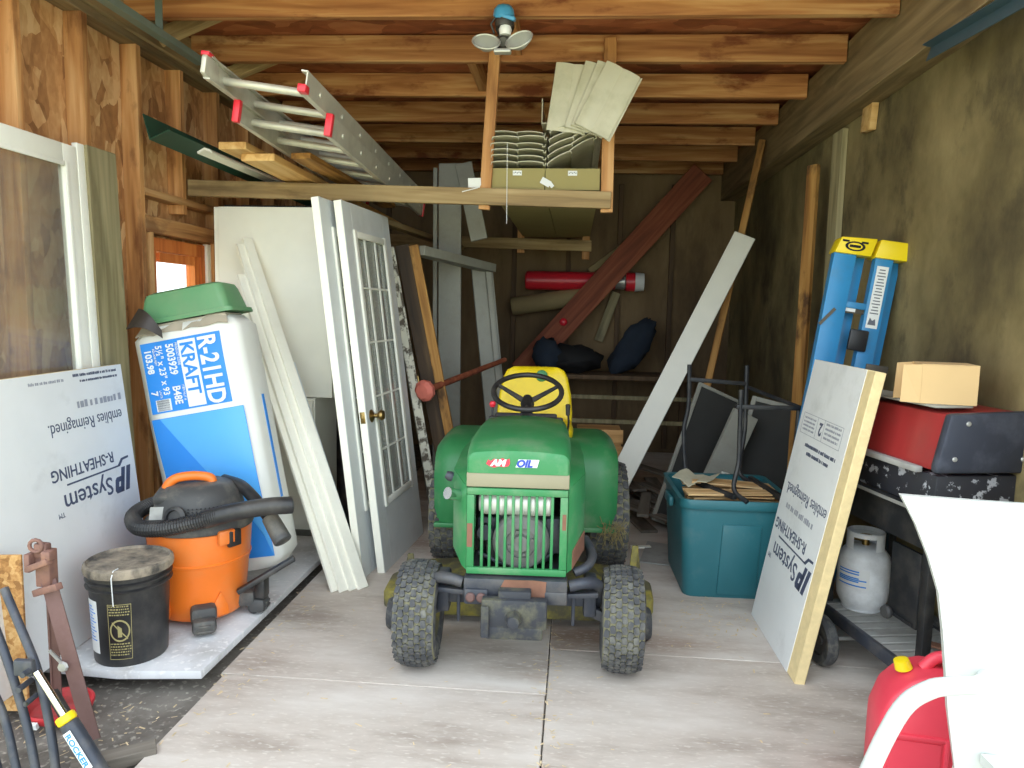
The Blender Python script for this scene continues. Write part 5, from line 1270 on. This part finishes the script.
# rusty tool on the shelf
mb = MB(); mb.bar((0, 0, .012), (.10, .04, .012), .045, .008, (0, 0, 1), .003); mb.bar((.10, .04, .012), (.22, .06, .014), .012, .012, (0, 0, 1), .003)
for k in range(7): mb.bar((.12, .02 + .014 * k, .006), (.30, .03 + .014 * k, .006), .004, .004, (0, 0, 1))
mb.bar((.12, .015, .006), (.12, .12, .006), .006, .006, (0, 0, 1)); mb.bar((.30, .025, .006), (.30, .125, .006), .006, .006, (0, 0, 1))
obj('grill_rack', mb, m_rust, M=FG @ T(.44, .16, .174) @ RZ(R(20)), label='rusty grill rack and scraper lying on the cart shelf', cat='grill rack')
# cardboard box on the lid
FBx = FG @ T(.50, .11, 1.103) @ RZ(R(66))
t = thing('cardboard_box', 'small open cardboard box on top of the grill', 'box', FBx)
mb = MB(); a_, b_, h_ = .086, .075, .135
mb.box((0, -b_, h_ / 2), (2 * a_, .004, h_)); mb.box((0, b_, h_ / 2), (2 * a_, .004, h_)); mb.box((a_, 0, h_ / 2), (.004, 2 * b_ - .004, h_)); mb.box((-a_, 0, h_ / 2), (.004, 2 * b_ - .004, h_)); mb.box((0, 0, .003), (2 * a_, 2 * b_, .005)); mb.box((0, 0, h_), (2 * a_ + .002, 2 * b_ + .004, .004)); obj('carton', mb, m_card, t)
mb = MB(); mb.sheet([[(-a_, -b_, .001), (-a_, -b_, h_)], [(-a_ - .06, -b_ + .012, .001), (-a_ - .055, -b_ + .02, h_ - .004)]], .003); obj('flap', mb, m_card, t)
mb = MB(); mb.sheet([[(-a_, b_, .001), (-a_, b_, h_)], [(-a_ - .06, b_ - .012, .001), (-a_ - .055, b_ - .02, h_ - .004)]], .003); obj('flap', mb, m_card, t)

# red fuel can near the door
FC = T(1.055, 2.11, 0.0) @ RZ(R(-8)) @ Matrix.Diagonal((.95, .95, .90, 1))
t = thing('gas_can', 'red plastic fuel can with yellow cap beside the white chair', 'fuel can', FC)
prof = [(-.125, .0), (.16, .0), (.175, .03), (.175, .36), (.16, .40), (.10, .425), (.0, .43), (-.06, .41), (-.115, .345), (-.14, .26), (-.14, .03)]
mb = MB(); mb.prism(prof, .17, Matrix(((1, 0, 0, 0), (0, 0, 1, -.085), (0, 1, 0, 0), (0, 0, 0, 1))), bev=.022); obj('body', mb, m_canred, t, ang=50)
mb = MB(); mb.prism([(-.115, .06), (.03, .06), (.03, .215), (-.115, .215)], .004, Matrix(((1, 0, 0, 0), (0, 0, 1, -.088), (0, 1, 0, 0), (0, 0, 0, 1)))); mb.box((-.045, -.0875, .23), (.17, .012, .014), bev=.004); mb.box((.045, -.0875, .15), (.014, .012, .17), bev=.004); obj('side_rib', mb, m_canred, t)
mb = MB(); mb.tube(smooth_path([(-.01, 0, .42), (.03, 0, .462), (.10, 0, .465), (.15, 0, .40)], 6), .018, 12); obj('handle', mb, m_canred, t)
mb = MB(); mb.lathe([(0, .035), (.022, .03), (.026, 0), (0, 0)], T(-.062, 0, .412) @ RY(R(-20)), 18); obj('cap', mb, m_yel, t, label='yellow cap')

# white patio chair at the right edge, just outside the door
t = thing('patio_chair', 'white patio chair with tubular arm at the right edge, seen from behind', 'chair', T(1.22, 1.60, 0.0))
def cw(p): return V3(p) - V3((1.22, 1.60, 0.0))
mb = MB(); rows = []
edge = [(1.0, .06, .05), (.978, .18, .035), (.956, .30, .02), (.925, .46, .02), (.914, .56, .015), (.908, .65, .0), (.896, .74, -.01), (.872, .82, -.02), (.840, .90, -.03), (.805, .968, -.04)]
for (xl, z, dy) in edge:
    rows.append([cw((xl + (1.49 + (.914 - xl) - xl) * k / 10, 1.76 - dy * 1.0 - .05 * math.sin(PI * k / 10), z + .004 * k / 10)) for k in range(11)])
mb.sheet(rows, .030); obj('backrest', mb, m_wht_hot, t, ang=50)
mb = MB(); mb.sheet([[cw((.99 + .48 * k / 8, 1.70 - .44 * j / 5, .36 + .02 * j / 5)) for k in range(9)] for j in range(6)], .026); obj('seat', mb, m_wht_hot, t)
for s, x in ((0, .905), (1, 1.50)):
    pts = [(.985, 1.70, .560), (.93, 1.62, .585), (.86, 1.60, .588), (.81, 1.60, .575), (.755, 1.60, .525), (.695, 1.59, .39), (.66, 1.58, .26), (.645, 1.56, .0)]
    if s: pts = [(2.44 - p[0], p[1], p[2]) for p in pts]
    mb = MB(); mb.tube([cw(p) for p in smooth_path(pts, 5)], .020, 14); obj('arm', mb, m_wht_hot, t)
for x in (.99, 1.45):
    mb = MB(); mb.tube([cw(p) for p in smooth_path([(x, 1.74, .40), (x, 1.80, .2), (x, 1.86, .0)], 5)], .018, 12); obj('leg', mb, m_wht_hot, t)
    mb = MB(); mb.tube([cw(p) for p in smooth_path([(x, 1.27, .43), (x, 1.24, .2), (x, 1.20, .0)], 5)], .018, 12); obj('leg', mb, m_wht_hot, t)

# ================================================================== FLOOR CLUTTER
m_scrap = wood('scrap_grey', lin(86, 78, 70), lin(116, 108, 98), lin(140, 132, 122), 2)
r7 = random.Random(31)
for k, (x, y, a, L, w_) in enumerate(((.42, 4.95, 12, .9, .11), (.58, 4.85, 22, .8, .09), (.50, 5.35, 30, 1.0, .12), (.66, 5.2, 5, .8, .10), (.55, 4.62, 38, .6, .08), (.74, 5.0, 26, .9, .1), (.36, 5.5, 18, .9, .1), (.62, 5.6, 40, .8, .09), (.48, 4.55, -8, .55, .07))):
    dirv = V3((-math.sin(R(a)), math.cos(R(a)), 0)); c = V3((x, y, .010 + .021 * k))
    plank('scrap_board', c - dirv * L / 2, c + dirv * L / 2 + V3((0, 0, r7.uniform(-.01, .05))), w_, .018, (0, 0, 1), m_scrap, label='grey scrap board in the heap on the floor left of the tote', cat='board', group='scrap boards on the floor')
plank('white_strip', (0.37, 4.20, 0.008), (0.49, 4.22, 0.008), .035, .012, (0, 0, 1), m_white, label='small white strip on the floor right of the rear wheel', cat='strip')
mb = MB(); mb.prism([(-.10, -.17), (.14, -.22), (.16, .14), (-.02, .2)], .006); obj('grey_sheet', mb, m_slat, M=T(.50, 4.12, .004), label='flat grey sheet on the floor against the tote', cat='sheet')
t = thing('wooden_crate', 'small light wooden crate behind the tractor seat', 'crate', T(0.20, 5.3, 0.0))
mb = MB(); mb.box((0, 0, .27), (.32, .28, .54), bev=.004, seg=1); obj('box', mb, m_carddk, t)
mb = MB()
for z in (.56, ): mb.box((0, -.15, z - .06), (.34, .014, .10)); mb.box((.0, -.15, .38), (.34, .014, .10))
obj('slat', mb, m_carddk, t)

# black bucket
FB = T(-1.655, 2.51, 0.06) @ Matrix.Diagonal((.86, .86, 1.06, 1))
t = thing('bucket', 'black plastic bucket with dusty lid at the left front', 'bucket', FB)
mb = MB(); mb.lathe([(0, 0), (.142, 0), (.147, .006), (.163, .325), (.163, .33), (.150, .33), (.14, .02), (0, .02)], None, 48); obj('body', mb, m_black, t)
mb = MB()
for z in (.268, .292): mb.lathe([(.158, z), (.172, z + .002), (.174, z + .006), (.160, z + .010)], None, 48)
obj('band', mb, m_black, t)
mb = MB(); mb.lathe([(.16, .318), (.178, .320), (.181, .332), (.178, .346), (.168, .352), (.160, .342), (0, .340), (0, .334), (.155, .33)], None, 48); ld = obj('lid', mb, paint('dusty_lid', lin(72, 68, 64), .85, var=.2, dirt=lin(168, 154, 134), da=.85, ds=9, lo=.36, hi=.62), t, label='dusty black lid')
def wrap(name, a0, a1, z0, z1, off, mat, parent, label=None):
    mb = MB(); rw = lambda z: .147 + (.163 - .147) * (z - .006) / .32 + off
    mb.sheet([[(rw(z0 + (z1 - z0) * j / 4) * math.cos(R(a0 + (a1 - a0) * i / 10)), rw(z0 + (z1 - z0) * j / 4) * math.sin(R(a0 + (a1 - a0) * i / 10)), z0 + (z1 - z0) * j / 4) for j in range(5)] for i in range(11)], .001); return obj(name, mb, mat, parent, label=label)
wl_ = wrap('label', 222, 250, .045, .235, .0015, m_label, t, 'white and blue label on the side')
def cyl_pt(a, z, off): rw = .147 + .016 * (z - .006) / .32 + off; return V3((rw * math.cos(R(a)), rw * math.sin(R(a)), z))
mb = MB()
for k in range(12):
    z = .09 + .011 * k; mb.sheet([[cyl_pt(a, z, .0026), cyl_pt(a, z + .004, .0026)] for a in [226 + (20 - 4 * (k % 3)) * i / 5 for i in range(6)]], .0006)
obj('label_print', mb, m_bagblue, wl_)
mb = MB(); c_a = 287
for (a0, a1, z0, z1) in ((270, 304, .03, .032), (270, 304, .228, .23), (270, 270.8, .03, .23), (303.2, 304, .03, .23)): mb.sheet([[cyl_pt(a0 + (a1 - a0) * i / 8, z0, .0016), cyl_pt(a0 + (a1 - a0) * i / 8, z1, .0016)] for i in range(9)], .0006)
rr_ = .040
ring = []
for i in range(33):
    q = 2 * PI * i / 32; ring.append([cyl_pt(c_a + (rr_ - d_) / .155 * 57.3 * math.cos(q), .135 + (rr_ - d_) * math.sin(q), .0016) for d_ in (0, .006)])
mb.sheet(ring, .0006)
mb.sheet([[cyl_pt(c_a + u * 57.3 * .030 / .155, .135 - u * .030 + .003, .0016), cyl_pt(c_a + u * 57.3 * .030 / .155, .135 - u * .030 - .003, .0016)] for u in (-1, -.5, 0, .5, 1)], .0006)
mb.sheet([[cyl_pt(c_a - 3 + i * 1.5, .112, .0016), cyl_pt(c_a - 3 + i * 1.5, .155 - .003 * i, .0016)] for i in range(5)], .0006)
rb = random.Random(8)
for z in (.045, .055, .065, .075, .085, .19, .2, .21, .22):
    a = 272
    while a < 300:
        n = rb.uniform(1, 4); mb.sheet([[cyl_pt(a + n * i / 2, z, .0016), cyl_pt(a + n * i / 2, z + .0045, .0016)] for i in range(3)], .0006); a += n + 1.2
obj('warning_print', mb, m_gold, t, label='dull gold warning print with crossed circle')
mb = MB(); mb.tube([(.035, -.13, .350), (.037, -.165, .352), (.038, -.182, .33), (.036, -.172, .23)], .0022, 6); obj('cable_tie', mb, m_label, t, label='white tie over the lid')
# ball of white string on the panel edge
# orange shop vacuum
FV = T(-1.575, 2.885, 0.06)
t = thing('shop_vacuum', 'orange shop vacuum with black motor head and hose', 'vacuum', FV)
mb = MB(); mb.lathe([(0, .03), (.165, .03), (.178, .05), (.183, .10), (.196, .24), (.200, .25), (.208, .36), (.210, .395), (.20, .40), (.19, .39), (0, .39)], None, 56); dr = obj('drum', mb, m_orange, t)
mb = MB(); mb.lathe([(.199, .262), (.205, .266), (.206, .272), (.2005, .276)], None, 56)
obj('drum_ridge', mb, m_orange, t)
for a in (250, 320):
    mb = MB(); M = RZ(R(a)); mb.sheet([[M @ V3((.192 - .004 * abs(k), .032 * k / 2, .06 + .09 * (1 - abs(k) / 2.6))), M @ V3((.196, .032 * k / 2, .052 + .0 * k))] for k in (-2, -1, 0, 1, 2)], .008); obj('drum_arch', mb, m_orange, t)
mb = MB(); mb.lathe([(0, .40), (.215, .40), (.219, .41), (.215, .43), (.20, .445), (.185, .46), (.175, .50), (.160, .545), (.13, .575), (.08, .585), (0, .587)], Matrix.Diagonal((1, 1, 1, 1)), 48)
mb.box((-.06, -.10, .545), (.13, .10, .04), rot=(.35, 0, .1), bev=.012)
hd = obj('motor_head', mb, m_greyp, t, label='dusty black motor head')
mb = MB()
for i in range(5):
    for j in range(9): 
        a = R(285 + 5 * j); mb.cyl(V3((.196 * math.cos(a) * (1 - .02 * i), .196 * math.sin(a) * (1 - .02 * i), .462 + .011 * i)), V3((.200 * math.cos(a) * (1 - .02 * i), .200 * math.sin(a) * (1 - .02 * i), .464 + .011 * i)), .0035, seg=6)
obj('vent_holes', mb, m_dark, hd)
mb = MB(); pts = smooth_path([(-.105, -.08, .55), (-.09, -.075, .585), (-.06, -.06, .607), (.0, -.03, .612), (.05, -.005, .60), (.06, .0, .575)], 6)
mb.tube(pts, .020, 12); obj('carry_handle', mb, m_orange, t, label='orange carry handle')
mb = MB(); mb.sheet([[(-.115 + .02 * k, -.185 + .006 * k * k * .4, .46), (-.115 + .02 * k, -.172 + .006 * k * k * .4, .51)] for k in range(5)], .002); obj('label', mb, m_slat, hd, label='grey label')
mb = MB(); mb.lathe([(0, 0), (.045, 0), (.045, .012), (.03, .02), (.028, .008), (0, .008)], T(.005, -.195, .478) @ RX(R(75)), 24); obj('power_dial', mb, m_black, hd)
mb = MB(); mb.box((.200, -.10, .375), (.06, .02, .07), rot=(0, 0, R(64)), bev=.006); obj('latch', mb, m_black, t)
mb = MB(); mb.box((.178, -.125, .385), (.07, .03, .06), rot=(0, 0, R(54)), bev=.008); obj('latch_mount', mb, m_orange, t)
# corrugated hose around the head
hp = smooth_path([(-.02, .20, .49), (-.16, .16, .47), (-.235, .02, .46), (-.235, -.10, .445), (-.15, -.195, .43), (-.02, -.235, .445), (.10, -.235, .475), (.19, -.21, .50)], 22)
mb = MB(); mb.tube(hp, .032, 14, radii=[.033 if k % 2 else .0295 for k in range(len(hp))]); obj('hose', mb, m_black, t, ang=20)
mb = MB(); mb.tube(smooth_path([(.14, -.22, .485), (.24, -.19, .51), (.36, -.14, .525), (.43, -.11, .525), (.445, -.10, .525)], 5), .036, 14); mb.tube(smooth_path([(.05, .12, .56), (.16, .06, .55), (.27, -.02, .50), (.345, -.06, .44)], 5), .026, 12); obj('hose_cuff', mb, m_black, t)
mb = MB(); mb.cyl((.33, -.05, .455), (.405, -.09, .365), .034, .038, 18, .004); obj('hose_nozzle', mb, m_greyp, t)
# caster feet
def foot(a, lab):
    M = RZ(R(a)) @ T(.205, 0, 0)
    mb = MB(M); mb.box((-.012, 0, .075), (.09, .10, .07), bev=.02); mb.box((.036, 0, .042), (.075, .092, .065), bev=.02); mb.box((.074, 0, .05), (.012, .05, .012), bev=.004); mb.box((.074, 0, .03), (.012, .06, .010), bev=.004); f = obj('caster_foot', mb, m_greyp, t)
    mb = MB(M); mb.cyl((.02, -.025, .024), (.02, .025, .024), .023, seg=16, bev=.004); obj('caster_wheel', mb, m_black, f)
for a in (300, 8, 120, 190): foot(a, '')
mb = MB(); mb.bar((.19, -.06, .125), (.40, .04, .25), .022, .040, (.6, -.8, .2), .005); mb.box((.26, .02, .12), (.05, .06, .09), bev=.012); obj('crevice_tool', mb, m_black, t)

# brown steel stand with jaws, red disc, rocker chair frame, strand board scrap
t = thing('steel_stand', 'brown steel stand with clamp jaws in the left foreground', 'stand', T(-1.58, 2.12, 0.0))
def st(p): return V3(p) - V3((-1.62, 2.12, 0.0))
mb = MB(); mb.bar(st((-1.535, 2.05, .0)), st((-1.70, 2.10, .50)), .045, .006, (.3, -1, .2)); mb.bar(st((-1.556, 2.062, .0)), st((-1.722, 2.115, .50)), .006, .04, (.3, -1, .2)); obj('front_leg', mb, m_brownm, t)
mb = MB(); mb.bar(st((-1.775, 2.21, .0)), st((-1.715, 2.13, .52)), .03, .006, (.3, -1, 0)); mb.bar(st((-1.79, 2.215, .0)), st((-1.73, 2.135, .52)), .006, .03, (.3, -1, 0)); obj('rear_leg', mb, m_brownm, t)
mb = MB(); mb.box(st((-1.712, 2.11, .54)), (.05, .04, .12), bev=.004); mb.box(st((-1.745, 2.09, .565)), (.02, .05, .06), bev=.004); mb.bar(st((-1.74, 2.07, .548)), st((-1.655, 2.05, .585)), .022, .02, (0, 0, 1), .003); mb.bar(st((-1.73, 2.08, .465)), st((-1.625, 2.05, .505)), .024, .022, (0, 0, 1), .003); mb.box(st((-1.665, 2.06, .60)), (.03, .03, .03), bev=.004); mb.box(st((-1.715, 2.10, .60)), (.045, .03, .05), bev=.008); mb.tube([st((-1.725 + .022 * math.cos(q), 2.085, .618 + .02 * math.sin(q))) for q in [k * PI / 6 for k in range(12)]], .006, 8, closed=True); obj('clamp_jaws', mb, paint('rusty_brown', lin(116, 84, 76), .7, .1, var=.2, vs=20, dirt=lin(150, 108, 88), da=.6, ds=16), t, label='rusty clamp jaws')
mb = MB(); mb.cyl(st((-1.745, 2.15, .235)), st((-1.625, 2.06, .235)), .006, seg=8); mb.lathe([(0, .01), (.014, .008), (.018, 0), (0, 0)], T(*st((-1.632, 2.06, .235))) @ RX(PI / 2), 8); obj('brace_rod', mb, m_steel, t)
t = thing('red_disc', 'flat red metal dish on the floor behind the brown stand', 'dish', T(-1.71, 2.19, 0.0) @ Matrix.Scale(0.95, 4))
mb = MB(); mb.lathe([(0, .006), (.075, .006), (.09, .012), (.10, .034), (.108, .036), (.110, .030), (.104, .008), (.095, .0), (0, 0)], None, 40); obj('dish', mb, m_reddk, t)
mb = MB(); mb.box((-.02, -.115, .012), (.045, .012, .022), rot=(.3, 0, 0)); obj('tag', mb, m_label, t, label='white number tag'); mb = MB(); mb.text('7', .024, T(-.027, -.1225, .004) @ RX(PI / 2 + .3 - .6 + .3)); obj('tag_number', mb, m_ink, t)

FRc = T(-1.585, 1.92, 0.0)
t = thing('rocker_chair', 'folded camp rocker chair with grey tubes at the lower left corner', 'chair', FRc)
def rc(p): return V3(p) - V3((-1.62, 1.92, 0.0))
for k, (pts, r_) in enumerate((([(-1.78, 2.02, .50), (-1.70, 1.98, .40), (-1.625, 1.94, .31), (-1.58, 1.91, .24), (-1.535, 1.88, .12), (-1.50, 1.85, .0)], .0125), ([(-1.82, 2.0, .44), (-1.74, 1.96, .33), (-1.67, 1.92, .23), (-1.615, 1.89, .12), (-1.57, 1.86, .0)], .0125), ([(-1.86, 1.98, .40), (-1.78, 1.93, .27), (-1.70, 1.9, .16), (-1.64, 1.87, .0)], .012), ([(-1.90, 1.96, .34), (-1.80, 1.92, .2), (-1.71, 1.88, .0)], .012))):
    mb = MB(); mb.tube([rc(p) for p in smooth_path(pts, 6)], r_, 12); obj('frame_tube', mb, m_gunm, t)
mb = MB(); mb.tube([rc(p) for p in smooth_path([(-1.62, 2.0, .18), (-1.54, 1.96, .12), (-1.46, 1.93, .04), (-1.38, 1.88, .014)], 6)], .018, 10); obj('rocker_foot', mb, m_black, t)
a_, b_ = V3((-1.57, 1.885, .305)), V3((-1.355, 1.85, .02))
dd = (b_ - a_).normalized()
mb = MB(); mb.cyl(rc(a_ - dd * .01), rc(a_ + dd * .15), .0105, seg=16); obj('piston_rod', mb, m_chrome, t, label='bright piston rod')
mb = MB(); mb.cyl(rc(a_ + dd * .14), rc(a_ + dd * .165), .027, .027, 20, .004); obj('piston_collar', mb, m_jdy, t, label='yellow collar')
mb = MB(); mb.cyl(rc(a_ + dd * .165), rc(b_ + dd * .02), .026, .026, 20, .004); pb = obj('piston_body', mb, m_gunm, t)
Fl = fr(rc(a_ + dd * .185) + V3((-0.0, -.0265, -.0)), dd, V3((.4, 0, .4)))
mb = MB(Fl); mb.box((.062, .002, 0), (.124, .028, .003), bev=.001, seg=1); obj('label', mb, m_label, pb, label='white label')
mb = MB(Fl); mb.text('ROCKER', .026, T(.006, -.007, .0022), bold=.0006, fit=.108); obj('label_lettering', mb, m_blue, pb, label='blue letters')
mb = MB(); mb.box(rc((-1.625, 1.90, .315)), (.06, .02, .05), bev=.006); mb.cyl(rc((-1.605, 1.89, .31)), rc((-1.605, 1.865, .31)), .009, seg=12); mb.cyl(rc((-1.63, 1.93, .26)), rc((-1.625, 1.87, .26)), .009, seg=12); mb.cyl(rc((-1.60, 1.91, .225)), rc((-1.595, 1.86, .225)), .008, seg=12); obj('pivot_bracket', mb, m_gunm, t)
plank('strand_board_scrap', (-1.985, 2.16, 0.0), (-2.01, 2.19, 0.535), 0.36, 0.012, (0.05, -1, 0), osb('bright_osb', [lin(138, 94, 48), lin(172, 124, 70), lin(190, 146, 90), lin(206, 168, 114)], 22, (1, 1, 1)), label='orange strand board offcut standing at the lower left edge', cat='board')
plank('floor_timber', (-1.46, 1.90, 0.0), (-1.27, 2.03, 0.0), .06, .04, (0, 0, 1), m_scrap, label='short dirty timber on the dirt beside the plywood edge', cat='timber')

# sawdust chips and straw scattered on the floor (nobody could count them)
mb = MB(); rs = random.Random(77)
vs, fs = [], []
def chip(x, y, z, L, w_, a, tilt=0.0):
    c, s = math.cos(a), math.sin(a); n = len(vs)
    for u, v in ((-1, -1), (1, -1), (1, 1), (-1, 1)): vs.append((x + c * u * L / 2 - s * v * w_ / 2, y + s * u * L / 2 + c * v * w_ / 2, z + .0012 + tilt * u))
    fs.append((n, n + 1, n + 2, n + 3))
for k in range(520):
    m = rs.random()
    if m < .30: x, y, z = -.06 + rs.gauss(0, .035), rs.uniform(1.9, 3.6), 0
    elif m < .60: x, y, z = rs.gauss(.72, .18), rs.gauss(3.28, .13), 0
    elif m < .75: x, y, z = rs.uniform(-1.28, 1.0), rs.uniform(1.95, 3.4), 0
    elif m < .85: x, y, z = rs.gauss(-1.25, .05), rs.uniform(2.0, 3.4), 0
    else: x, y, z = rs.uniform(-1.95, -1.36), rs.uniform(1.95, 2.32), -.029
    if x > 1.0: continue
    chip(x, y, z, rs.uniform(.006, .030), rs.uniform(.002, .007), rs.uniform(0, 6.28), .001)
mb.raw(vs, fs)
obj('wood_chips', mb, paint('chips', lin(206, 186, 150), .9, var=.2, vs=30), label='pale wood chips and straw scattered over the plywood floor', cat='wood chips', kind='stuff')
